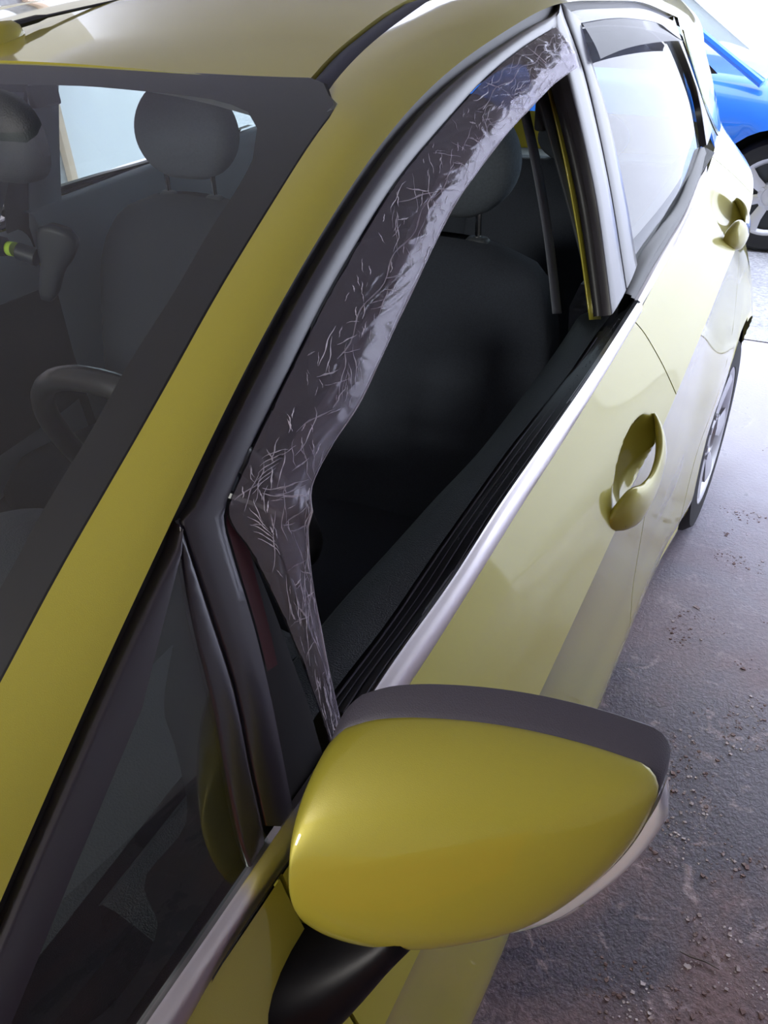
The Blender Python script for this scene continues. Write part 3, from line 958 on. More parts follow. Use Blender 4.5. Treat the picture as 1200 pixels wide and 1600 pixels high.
# ---------------------------------------------------------------- wind deflectors
def film_material():
    m = bpy.data.materials.new('wrinkled_protective_film')
    m.use_nodes = True
    n = m.node_tree
    n.nodes.clear()
    o = n.nodes.new('ShaderNodeOutputMaterial')
    tr = n.nodes.new('ShaderNodeBsdfTransparent')
    gl = n.nodes.new('ShaderNodeBsdfGlossy')
    gl.inputs['Roughness'].default_value = .14
    gl.inputs[0].default_value = (.9, .87, .95, 1)
    df = n.nodes.new('ShaderNodeBsdfDiffuse')
    df.inputs[0].default_value = (.55, .50, .58, 1)
    fr = n.nodes.new('ShaderNodeFresnel')
    ior_both_sides(n, fr, 1.45)
    m1 = n.nodes.new('ShaderNodeMixShader')
    m2 = n.nodes.new('ShaderNodeMixShader')
    m2.inputs[0].default_value = .13
    m2.name = 'film_haze'
    gl.name = 'film_gloss'
    df.name = 'film_tint'
    n.links.new(tr.outputs[0], m2.inputs[1])
    n.links.new(df.outputs[0], m2.inputs[2])
    n.links.new(fr.outputs[0], m1.inputs[0])
    n.links.new(m2.outputs[0], m1.inputs[1])
    n.links.new(gl.outputs[0], m1.inputs[2])
    tc = n.nodes.new('ShaderNodeTexCoord')
    t = n.nodes.new('ShaderNodeTexNoise')
    t.inputs['Scale'].default_value = 38
    t.inputs['Detail'].default_value = 1
    t.inputs['Distortion'].default_value = 1.2
    b = n.nodes.new('ShaderNodeBump')
    b.inputs['Strength'].default_value = .2
    b.inputs['Distance'].default_value = .003
    n.links.new(tc.outputs['Object'], t.inputs['Vector'])
    n.links.new(t.outputs['Fac'], b.inputs['Height'])
    n.links.new(b.outputs['Normal'], gl.inputs['Normal'])
    n.links.new(b.outputs['Normal'], df.inputs['Normal'])
    n.links.new(m1.outputs[0], o.inputs[0])
    return m
M['film'] = film_material()
M['film_lap'] = film_material()
M['film_lap'].node_tree.nodes['film_haze'].inputs[0].default_value = .15
M['film_lap'].node_tree.nodes['film_gloss'].inputs[0].default_value = (.45, .42, .50, 1)
M['film_lap'].node_tree.nodes['film_tint'].inputs[0].default_value = (.40, .34, .42, 1)
M['crease'] = mat('stress_whitened_film_crease', (.72, .68, .76), .3, alpha=.75)
M['crease_soft'] = mat('soft_film_crease', (.6, .56, .64), .35, alpha=.5)

NL = 150
top_o = resample([Vector(p) for p in CURVES['opening_top']], 110)
bot_o = resample([Vector(p) for p in CURVES['opening_front']][0:], 42)
OUT = bot_o[:-1] + top_o                       # from the foot of the front upright up and back to the pillar
dl = [Vector(p) for p in CURVES['deflector_low']]
INN_low = resample(dl[:7], 42)                 # up to the corner
INN = INN_low[:-1] + resample(dl[6:], 110)
OUT = smooth_pts(OUT, 2)
def w_start(i):
    """the front leg of the deflector is narrow: it leaves the frame below the corner"""
    return terp([(0, .80), (16, .60), (28, .36), (36, .18), (42, 0), (60, 0)], i) if i < 42 else 0.
def film_pt(i, w, lift=0.):
    """point on the bowed deflector, i along it, w from its outer (0) to its free edge (1)"""
    w = w_start(i) + (1 - w_start(i)) * w
    i = min(max(i, 0), len(OUT) - 1.001)
    k = int(i)
    f = i - k
    p = OUT[k].lerp(OUT[k + 1], f)
    q = INN[k].lerp(INN[k + 1], f)
    v = p.lerp(q, w)
    b = .003 + .014 * math.sin(min(w * 1.25, 1) * math.pi * .5)
    return v + Vector((.94, 0, .34)) * (b + lift)
def wr(i, w):
    """height of the loose film over the acrylic"""
    a = noise.noise(Vector((i * .16, w * 2.2, 1.3)))
    b = noise.noise(Vector((i * .45 + 3 * w, w * 5, 7.1)))
    c = abs(noise.noise(Vector((i * .22 - 4 * w, w * 3.2, 3.7))))
    tent = math.exp(-((i - 43 + 3 * w) / 1.6) ** 2) * .006 * w ** 1.5 * (1 if w < .9 else 1)
    return .0018 + (.0008 * a + .0004 * b + .0012 * (1 - min(1, c * 6))) * (1 - .8 * w ** 4) + tent
def build_deflector(s, parent, film):
    R = []
    for w in [k / 12 for k in range(13)]:
        R.append([Vector((p.x * s, p.y, p.z)) for p in (film_pt(i, w) for i in range(len(OUT)))])
    d = grid('wind_deflector', R, M['tint'], parent)
    if not film:
        return d
    R = []
    nI, nW = (len(OUT) - 1) * 4 + 1, 40
    for k in range(nW):
        w = k / (nW - 1) * 1.01
        R.append([film_pt(i / 4, w, wr(i / 4, w)) for i in range(nI)])
    f = grid('protective_film', R, M['film'], d)
    # a second lap of film along the free edge
    R = []
    for k in range(16):
        r = []
        for i in range(nI):
            j = i / 4
            w0_ = .46 + .07 * math.sin(j * .11) + .03 * math.sin(j * .37)
            w = w0_ + (.995 - w0_) * k / 15
            r.append(film_pt(j, w, wr(j, w) + .0008))
        R.append(r)
    grid('film_overlap', R[0:], M['film_lap'], f)
    # black sail and a strip of dark red tape between the frame and the front leg
    R = []
    for w in (0, .25, .5, .75, 1.05):
        R.append([OUT[i].lerp(INN[i], w * (w_start(i) + .16)) - Vector((.006, 0, 0)) for i in range(0, 43)])
    grid('sail_panel', R, mat('sail_plastic', (.006, .006, .008), .5), parent)
    R = []
    for w in (.02, .12, .26):
        R.append([OUT[i].lerp(INN[i], w) + Vector((.0015 - .004 * 0, 0, 0)) for i in range(21, 43)])
    grid('red_tape', R, M['redtape'], d)
    # sharp creases pressed into the film, each a thin raised fold
    rr = random.Random(21)
    def crease(mb, i0, w0, ang, L, wd, bend, fork=0):
        pts = []
        n = 9
        for k in range(n):
            t = k / (n - 1) - .5
            a = ang + bend * t + .10 * math.sin(7 * t + i0)
            du = L * t * math.cos(a)
            dv = L * t * math.sin(a)
            k_ = int(min(max(i0, 0), len(OUT) - 2))
            step = max((OUT[k_ + 1] - OUT[k_]).length, 1e-4)
            width = max((INN[k_] - OUT[k_]).length, .01)
            i, w = i0 + du / step, w0 + dv / width
            if not (0 <= i <= len(OUT) - 1.01 and .02 <= w <= 1.0):
                continue
            pts.append(film_pt(i, w, wr(i, w) + .0006))
        if len(pts) < 4:
            return
        n = len(pts)
        rs = [wd * math.sin(math.pi * (j + .35) / (n - .3)) * (1 + .4 * math.sin(j * 2.3 + i0)) for j in range(n)]
        mb.tube(pts, [max(r, .00008) for r in rs], 5, .5, (1, 0, 0))
    A, B = MB(), MB()
    for k in range(520):
        i0 = rr.uniform(1, len(OUT) - 3)
        w0 = rr.betavariate(1.6, 1.3)
        # creases cluster where the film is slack
        c = noise.noise(Vector((i0 * .13, w0 * 1.8, 9.2)))
        if c < -.12 and rr.random() < .75:
            continue
        base = .12 if i0 < 42 else (-.35 if i0 < 110 else -.1)
        ang = base + rr.gauss(0, .22)
        if rr.random() < .14:
            ang += 1.2
        L = min(rr.expovariate(1 / .016) + .006, .055)
        crease(A if rr.random() < .5 else B, i0, w0, ang, L, rr.uniform(.00025, .0009), rr.uniform(-.3, .3))
    # star shaped folds along the curved part and the big pinch fold at the corner
    for i0, w0 in ((88, .80), (97, .72), (104, .66), (110, .75), (120, .7), (80, .88), (72, .75)):
        for k in range(4):
            crease(A, i0 + rr.uniform(-.6, .6), w0 + rr.uniform(-.12, .1), rr.uniform(0, 3.1), rr.uniform(.008, .026), .0005, rr.uniform(-.6, .6))
    for k in range(6):
        crease(A, 43 + rr.uniform(-1.6, 1.2), .55 + rr.uniform(-.1, .2), 1.45 + rr.uniform(-.25, .25), .03, .0005, rr.uniform(-.4, .4))
        crease(A, 44 + k * .7, .25, .5 + .12 * k, .02, .0004, .3)
        crease(A, 41 - k * .9, .30, -.35 - .08 * k, .022, .0004, -.3)
    a = A.build('crease', M['crease'], f)
    a['kind'] = 'stuff'
    b = B.build('crease', M['crease_soft'], f)
    b['kind'] = 'stuff'
    # the long turned edge of the film
    edge = [film_pt(i, .995, wr(i, 1) + .0004) for i in range(0, 150)]
    MB().tube(edge, [.0007 + .0004 * math.sin(i * .37) for i in range(len(edge))], 5).build('turned_edge', M['crease_soft'], f)
    # two long seams of trapped air where the film meets the frame and at mid width near the top
    for i0, i1, w0, w1 in ((104, 132, .56, .98), (110, 149, .25, .38), (60, 96, .42, .62), (118, 146, .12, .2)):
        P = [film_pt(i0 + (i1 - i0) * k / 30, w0 + (w1 - w0) * k / 30 + .05 * math.sin(k * .8), wr(i0, .5)) for k in range(31)]
        MB().tube(P, [.0003 + .0005 * abs(math.sin(k * .9)) for k in range(31)], 5).build('air_seam', M['crease_soft'], f)
    return d
build_deflector(1, doors[1][0], True)
build_deflector(-1, doors[-1][0], False)
# rear deflectors, without film
for s in (1, -1):
    a = resample([Vector(p) for p in CURVES['rear_open_top']], 40)
    b = resample([Vector(p) for p in CURVES['rear_deflector']] + [Vector(CURVES['rear_open_rear'][0])], 40)
    R = []
    for k in range(7):
        w = k / 6
        R.append([Vector(((p.lerp(q, w).x + .003 + .012 * math.sin(w * math.pi / 2)) * s, p.lerp(q, w).y, p.lerp(q, w).z)) for p, q in zip(a, b)])
    grid('wind_deflector', R, M['tint'], doors[s][1])

# ---------------------------------------------------------------- pillars, belts and lining inside
for s in (1, -1):
    # painted centre pillar with dark seals either side, just inside the doors
    def pillar_strip(name, y0, y1, y0b, y1b, xin, m, parent, zt=1.385, zb=.94, w3=3):
        R = []
        for k in range(14):
            f = k / 13
            z = zb + (zt - zb) * f
            a_, b_ = y0b + (y0 - y0b) * f, y1b + (y1 - y1b) * f
            R.append([Vector(((Gx(y, max(z, 1.0)) - xin - .08 * max(0, 1.0 - z)) * s, y, z)) for y in (a_, a_ + (b_ - a_) * .5, b_)])
        return thick(grid(name, R, m, parent), .004, 0)
    bp = pillar_strip('centre_pillar', 1.47, 1.62, 1.47, 1.62, .055, M['dark'], car)
    def between(name, A, B, m, parent, dx, t):
        a, b = resample([Vector(p) for p in A], 24), resample([Vector(p) for p in B], 24)
        o = grid(name, [[Vector(((p.lerp(q, w).x + dx) * s, p.lerp(q, w).y, p.lerp(q, w).z)) for p, q in zip(a, b)] for w in (0, .5, 1)], m, parent)
        return thick(o, t, 0)
    if s > 0:
        between('painted_pillar_face', CURVES['painted_a'], CURVES['painted_b'], M['lime'], bp, .003, .003)
    pillar_strip('pillar_trim', 1.545, 1.62, 1.515, 1.64, .062, M['pillar'] if s < 0 else M['dark'], bp, zb=.55)
    # shoulder belt running down the pillar
    between('seat_belt', CURVES['belt_a'], CURVES['belt_b'], M['belt'], car, 0, .002)
    MB().box(((Gx(1.56, 1.28) - .085) * s, 1.565, 1.285), (.02, .075, .045)).build('belt_anchor', M['dark'], car, bevel=.006)
    # front screen pillar lining
    a = resample([q for q in RO if .3 < q.y < 1.1], 30)
    R = []
    for dx, dz in ((-.03, -.02), (-.075, -.018), (-.10, .006), (-.085, .02)):
        R.append([Vector(((p.x + dx) * s, p.y + .02, p.z + dz - .02)) for p in a])
    grid('screen_pillar_lining', R, M['pillar'], car)
    # cant rail lining
    a = resample([q for q in RO if q.y > 1.05], 40)
    R = []
    for dx, dz in ((-.012, -.045), (-.035, -.060), (-.07, -.045), (-.12, -.030)):
        R.append([Vector(((p.x + dx) * s, p.y, p.z + dz)) for p in a])
    grid('cant_rail_lining', R, M['liner'], car)
    # rear side lining behind the rear door
    R = []
    for z in (.5, .8, 1.0, 1.06):
        R.append([Vector((min(.64 - .10 * max(0, z - .8), Gx(y, 1.05) - .03) * s, y, z)) for y in (2.35, 2.6, 2.9, 3.05)])
    grid('rear_side_lining', R, M['dark'], car)
    R = []
    for k in range(8):
        f = k / 7
        z = 1.05 + .29 * f
        R.append([Vector(((Gx(y, z) - .03) * s, y, z)) for y in (2.46 - .10 * f, 2.50 - .08 * f, 2.54 - .06 * f)])
    grid('rear_pillar_lining', R, M['pillar'], car)
# headliner
R = []
for i in range(30):
    y = 1.04 + 1.95 * i / 29
    R.append([Vector((x, y, Rz(x, y) - .035 - (.05 * (y - 2.5) if y > 2.5 else 0) - .03 * abs(x / .5) ** 4)) for x in [-.5 + 1.0 * k / 20 for k in range(21)]])
grid('headliner', R, M['liner'], car)
for s in (1, -1):
    MB().box((.67 * s, 1.2, .56), (.02, 2.0, .62)).build('cabin_side', M['dark'], car, smooth=False)
# cabin floor, bulkhead, tailgate
MB().box((0, 1.45, .27), (1.30, 2.9, .03)).build('cabin_floor', M['dark'], car, smooth=False)
MB().box((0, .22, .52), (1.30, .03, .5)).build('bulkhead', M['dark'], car, smooth=False)
R = []
for z, y, hw in ((1.335, 3.03, .46), (1.25, 3.09, .50), (1.10, 3.13, .53), (1.04, 3.15, .54)):
    R.append([Vector((hw * (-1 + k / 6), y - .05 * abs(-1 + k / 6) ** 3, z)) for k in range(13)])
tg = grid('tailgate_glass', R, M['sideglass'], car)
R = []
for z, y, hw in ((1.04, 3.15, .55), (.95, 3.19, .60), (.75, 3.20, .66), (.60, 3.17, .65), (.56, 3.22, .68), (.40, 3.23, .69), (.25, 3.18, .66)):
    R.append([Vector((hw * (-1 + k / 10), y - .12 * abs(-1 + k / 10) ** 4, z)) for k in range(21)])
grid('tailgate', R, M['lime'], car)
R = []
for y, dz in ((2.96, 0), (3.03, -.004), (3.08, -.022), (3.075, -.034)):
    R.append([Vector((x, y, Rz(x, 3.0) - .036 + dz)) for x in [-.45 + .9 * k / 20 for k in range(21)]])
grid('roof_spoiler', R, M['lime'], car)
MB().box((0, 2.85, .93), (1.15, .42, .02)).build('parcel_shelf', M['dark'], car, bevel=.006)

# bonnet and nose, in front of the photographer's feet
R = []
for i in range(24):
    f = i / 23
    y = .14 - .90 * f
    hw = terp([(0, .655), (.5, .70), (.8, .62), (1, .50)], f)
    R.append([Vector((hw * u, y - .10 * (1 - u * u) * (1 if f > .5 else .6), terp([(0, .905), (.5, .86), (.85, .78), (1, .70)], f) + .07 * (1 - u * u))) for u in [-1 + k / 10 for k in range(21)]])
grid('bonnet', R, M['lime'], car)
for s in (1, -1):
    R = []
    for i in range(30):
        f = i / 29
        y = .14 - .90 * f
        hw = terp([(0, .655), (.5, .70), (.8, .62), (1, .50)], f)
        a = Vector((hw, y - .0, terp([(0, .903), (.5, .858), (.85, .778), (1, .70)], f)))
        K = side_keys(max(y, -.77))
        b = Vector((K[8][1], y, K[8][0]))
        R.append([Vector((v.x * s, v.y, v.z)) for v in (a, a.lerp(b, .5) + Vector((.008, 0, .012)), b)])
    grid('wing_top', R, M['lime'], car)
R = []
for z, d in ((.70, 0), (.62, -.05), (.50, -.07), (.35, -.06), (.22, 0)):
    R.append([Vector((.62 * u, -.78 + d - .10 * (1 - u * u), z)) for u in [-1 + k / 8 for k in range(17)]])
grid('front_bumper', R, M['lime'], car)
R = []
for y, z in ((.16, .905), (.08, .93), (.02, .945)):
    R.append([Vector((.64 * u, y - .12 * (1 - u * u), z + .045 * (1 - u * u))) for u in [-1 + k / 10 for k in range(21)]])
grid('scuttle', R, M['rubber'], car)

# wheels
def wheel(cx, cy, R_, parent_, m_cover, s, spokes=7, label=None):
    tb = MB().lathe([(R_ * .66, -.09), (R_ * .70, -.10), (R_ * .93, -.098), (R_ * .99, -.075), (R_, -.05), (R_, .05), (R_ * .99, .075), (R_ * .93, .098), (R_ * .70, .10), (R_ * .66, .09)], (0, 0, 0), 'X', 48)
    tb.v = [Vector((v.x * s + cx, v.y + cy, v.z + R_)) for v in tb.v]
    t = tb.build('wheel', M['tyre'], parent_)
    c = MB()
    rim = MB().lathe([(R_ * .70, .085), (R_ * .69, .098), (R_ * .645, .092), (R_ * .60, .075)], (0, 0, 0), 'X', 48)
    c.add(rim.v, rim.f)
    disc = MB().lathe([(R_ * .62, .06), (R_ * .3, .052), (.001, .052)], (0, 0, 0), 'X', 48)
    hub = MB().lathe([(R_ * .26, .05), (R_ * .24, .082), (R_ * .17, .09), (R_ * .16, .078), (.001, .078)], (0, 0, 0), 'X', 24)
    c.add(hub.v, hub.f)
    for k in range(spokes):
        a = 2 * math.pi * k / spokes
        m_ = Matrix.Rotation(a, 3, 'X')
        pts = []
        for r_, hw, x in ((R_ * .2, R_ * .085, .080), (R_ * .42, R_ * .10, .084), (R_ * .64, R_ * .16, .090)):
            pts.append([m_ @ Vector((x, -hw, r_)), m_ @ Vector((x + .006, 0, r_)), m_ @ Vector((x, hw, r_)), m_ @ Vector((x - .02, hw * .8, r_)), m_ @ Vector((x - .02, -hw * .8, r_))])
        V, F = loft(pts)
        c.add(V, F)
        b = MB().lathe([(.011, .084), (.011, .090), (.001, .090)], (0, 0, 0), 'X', 8)
        off_ = m_ @ Vector((0, 0, R_ * .21))
        c.add([v + off_ for v in b.v], b.f)
    for mb in (c, disc):
        mb.v = [Vector((v.x * s + cx, v.y + cy, v.z + R_)) for v in mb.v]
    disc.build('brake_disc', M['dark'], t)
    c.build('wheel_cover', m_cover, t)
    return t
for s in (1, -1):
    for y in (0, 2.489):
        wheel(.727 * s, y, .295, car, M['alloy'], s)
        R = [[Vector(((.80 + h_) * s, y + r_ * math.cos(math.radians(a_)), .30 + r_ * math.sin(math.radians(a_)))) for a_ in range(-24, 205, 6)] for r_, h_ in ((.36, -.16), (.36, .0), (.345, .012))]
        grid('wheel_arch_liner', R, M['arch'], car)

# ---------------------------------------------------------------- seats
def make_seat(cx, cy, name='front_seat', dz=-.018):
    """squab, backrest with side bolsters, headrest on two chromed posts"""
    bottom = MB()
    secs = []
    for k in range(15):
        f = k / 14
        y = cy - .52 + .50 * f
        z = .52 + .05 * (1 - f) - .05 * math.exp(-((f) / .08) ** 2)
        secs.append(sellipse((cx, y, z - .07), .25, .075 * (math.sin(math.pi * min(1, .18 + f * .9)) ** .3 if 0 < f < 1 else .7), (1, 0, 0), (0, 0, 1), 36, 3))
    V, F = loft(secs)
    seat = link(name, V, F, M['fabric'], car)
    secs = []
    for k in range(26):
        f = k / 25
        lean = cy + .02 + .16 * f ** 1.2 - .13
        z = .46 + dz + .60 * f
        hw = terp([(0, .22), (.3, .255), (.7, .262), (.88, .235), (.95, .205), (1, .13)], f)
        dp = terp([(0, .06), (.5, .062), (.85, .052), (.95, .040), (1, .015)], f)
        r = []
        for p in sellipse((cx, lean, z), hw, dp, (1, 0, 0), (0, 1, 0), 44, 2.8):
            u = (p.x - cx) / hw
            if p.y < lean:
                p.y -= .035 * abs(u) ** 3 * (1 if f < .85 else (1 - f) / .15)    # side bolsters
            p.z += .012 * (1 - u * u) * f
            r.append(p)
        secs.append(r)
    V, F = loft(secs)
    link('backrest', V, F, M['fabric'], seat)
    top_z, top_y = 1.06 + dz, cy + .05
    secs = []
    for k in range(18):
        f = k / 17
        q = math.sin(math.pi * (f * .94 + .03)) ** .38
        secs.append(sellipse((cx, top_y + .01 + .015 * f, 1.108 + dz + .20 * f), .150 * q * (1 - .12 * f), .055 * q, (1, 0, 0), (0, 1, 0), 32, 3))
    V, F = loft(secs)
    hr = link('headrest', V, F, M['fabric2'], seat)
    for d in (-.072, .072):
        MB().tube([(cx + d, top_y, top_z - .03), (cx + d, top_y + .004, top_z + .09)], .006, 10).build('post', M['chrome_hard'], hr)
        V, F = loft([sellipse((cx + d, top_y, top_z + z), a, b, (1, 0, 0), (0, 1, 0), 20, 3) for z, a, b in ((-.006, .024, .015), (.008, .023, .014), (.013, .018, .010))])
        link('post_guide', V, F, M['dark'], hr)
    return seat
st1 = make_seat(.35, 1.60)
st2 = make_seat(-.37, 1.70)
# rear bench
for i, (cx, hw) in enumerate(((.30, .31), (-.30, .31))):
    secs = []
    for k in range(16):
        f = k / 15
        secs.append(sellipse((cx, 2.42 + .20 * f, .50 + .50 * f), hw * (1 if f < .9 else .93), .06 if f < .93 else .03, (1, 0, 0), (0, 1, 0), 32, 4))
    V, F = loft(secs)
    b = link('rear_backrest', V, F, M['fabric'], car)
    secs = []
    for k in range(12):
        f = k / 11
        q = math.sin(math.pi * (f * .92 + .04)) ** .4
        secs.append(sellipse((cx, 2.64 + .01 * f, .99 + .13 * f), .13 * q, .045 * q, (1, 0, 0), (0, 1, 0), 28, 3))
    V, F = loft(secs)
    link('headrest', V, F, M['fabric2'], b)
MB().box((0, 2.15, .46), (1.22, .50, .14)).build('rear_squab', M['fabric'], car, bevel=.04)

# ---------------------------------------------------------------- dashboard, wheel, mirror
R = []
for y, z in ((.06, .915), (.25, .925), (.45, .945), (.58, .950), (.66, .93), (.70, .88), (.68, .78), (.62, .62), (.60, .40)):
    R.append([Vector((x, y + .05 * (abs(x) / .66) ** 2 - (.08 * (1 - (x / .66) ** 2) if y < .1 else 0), z + (.085 * math.exp(-((x - .37) / .17) ** 2) if .4 < y < .68 else 0) - .02 * (abs(x) / .66) ** 6)) for x in [-.66 + 1.32 * k / 44 for k in range(45)]])
dash = grid('dashboard', R, M['dark'], car)
for x in (-.60, -.12, .12, .60):
    MB().lathe([(.045, 0), (.048, .012), (.036, .012), (.034, -.005), (.001, -.005)], (x, .665, .86), 'Y', 20).build('air_vent', M['gloss'], dash)
swc = Vector((.39, .825, .975))
ax = Vector((0, .90, .42)).normalized()
ux = Vector((1, 0, 0))
uy = ax.cross(ux).normalized() * -1
ring = [swc + (ux * math.cos(2 * math.pi * k / 64) + uy * math.sin(2 * math.pi * k / 64)) * .185 for k in range(64)]
V = []
for k, p in enumerate(ring):
    rad = (p - swc).normalized()
    for j in range(12):
        w = 2 * math.pi * j / 12
        V.append(p + rad * math.cos(w) * .013 + ax * math.sin(w) * .015)
F = [(i * 12 + j, i * 12 + (j + 1) % 12, ((i + 1) % 64) * 12 + (j + 1) % 12, ((i + 1) % 64) * 12 + j) for i in range(64) for j in range(12)]
sw = link('steering_wheel', V, F, mat('leather_rim', (.02, .02, .022), .28, coat=.4), car)
V, F = loft([sellipse(swc + ax * d, r_, r_ * .85, ux, uy, 28, 2.6) for d, r_ in ((-.03, .045), (-.022, .07), (.02, .078), (.05, .05), (.16, .045))])
link('airbag_cover', V, F, M['dark'], sw)
for a in (-.15, math.pi + .15, -math.pi / 2):
    d = ux * math.cos(a) + uy * math.sin(a)
    MB().tube([swc + d * .06, swc + d * .12 + ax * .004, swc + d * .18], [.020, .014, .016], 10, .5, ax).build('spoke', M['gloss'], sw)

# interior mirror, seen from its back
secs = []
mc = Vector((.115, .90, 1.345))
mx_ = Vector((.97, -.22, 0)).normalized()
for d, f in ((-.028, .35), (-.024, .75), (-.012, .96), (.0, 1), (.012, .98), (.014, .9)):
    secs.append(sellipse(mc + Vector((.22, .97, -.1)).normalized() * d, .128 * f, .052 * f, mx_, (0, 0, 1), 36, 2.8))
V, F = loft(secs)
im = link('interior_mirror', V, F, M['dark'], car)
MB().tube([mc + Vector((-.06, -.02, .01)), mc + Vector((-.10, -.01, .035)), (.0, .935, 1.383)], [.010, .011, .018], 12).build('mirror_arm', M['dark'], im)

# phone cradle stuck to the dashboard by an arm: a thing of its own
ph = thing('phone_holder', 'black phone holder with a lime joint, behind the windscreen', 'phone holder', (.16, .48, 1.20))
def loc(o, root):
    o.parent = root
    o.matrix_parent_inverse = Matrix.Translation(-Vector(root.location))
    return o
pm = mat('holder_rubber', (.004, .009, .016), .5, spec=.3)
secs = []
pc = Vector((.362, .75, 1.265))
pa = Vector((.30, .12, .95)).normalized()
pb = Vector((.90, .30, -.30)).normalized()
pn = pa.cross(pb).normalized()
for t in range(13):
    f = t / 12
    w_ = terp([(0, .006), (.12, .010), (.45, .012), (.6, .017), (.85, .021), (.95, .019), (1, .010)], f)
    c_ = pc + pa * (-.040 + .078 * f) + pb * (.010 * f)
    secs.append(sellipse(c_, w_, .006, pb, pn, 24, 3))
V, F = loft(secs)
loc(link('cradle', V, F, pm, None), ph)
loc(MB().tube([pc - pb * .012, pc - pb * .032], [.009, .008], 14).build('clamp', pm, None), ph)
loc(MB().lathe([(.0001, -.005), (.007, -.004), (.007, .004), (.0001, .005)], pc - pb * .038, 'X', 20).build('lime_joint', mat('lime_plastic', (.35, .55, .03), .4), None), ph)
loc(MB().tube([pc - pb * .045, pc - pb * .058 + Vector((0, 0, -.003)), pc - pb * .075], [.009, .011, .008], 14).build('ball_joint', pm, None), ph)
foot = Vector((.16, Wy(.16, 1.20) + .012, 1.20))
loc(MB().tube([pc - pb * .07, (pc - pb * .09).lerp(foot, .5) + Vector((0, 0, .012)), foot], [.008, .007, .010], 12).build('arm', pm, None), ph)
gn = Vector((0, -.43, .90))
V, F = loft([sellipse(foot + gn * k_, r_, r_, (1, 0, 0), (0, .90, .43), 28, 2) for k_, r_ in ((-.004, .012), (.0, .024), (.005, .028), (.009, .028))])
loc(link('suction_foot', V, F, pm, None), ph)
loc(MB().tube([pc - pb * .075, pc - pb * .078 + Vector((0, 0, .022))], [.006, .005], 12).build('red_knob', M['red'], None), ph)

# the car's own parts were modelled in world coordinates: hang them on its empty
for o in car.children:
    o.matrix_parent_inverse = Matrix.Translation(-Vector(car.location))

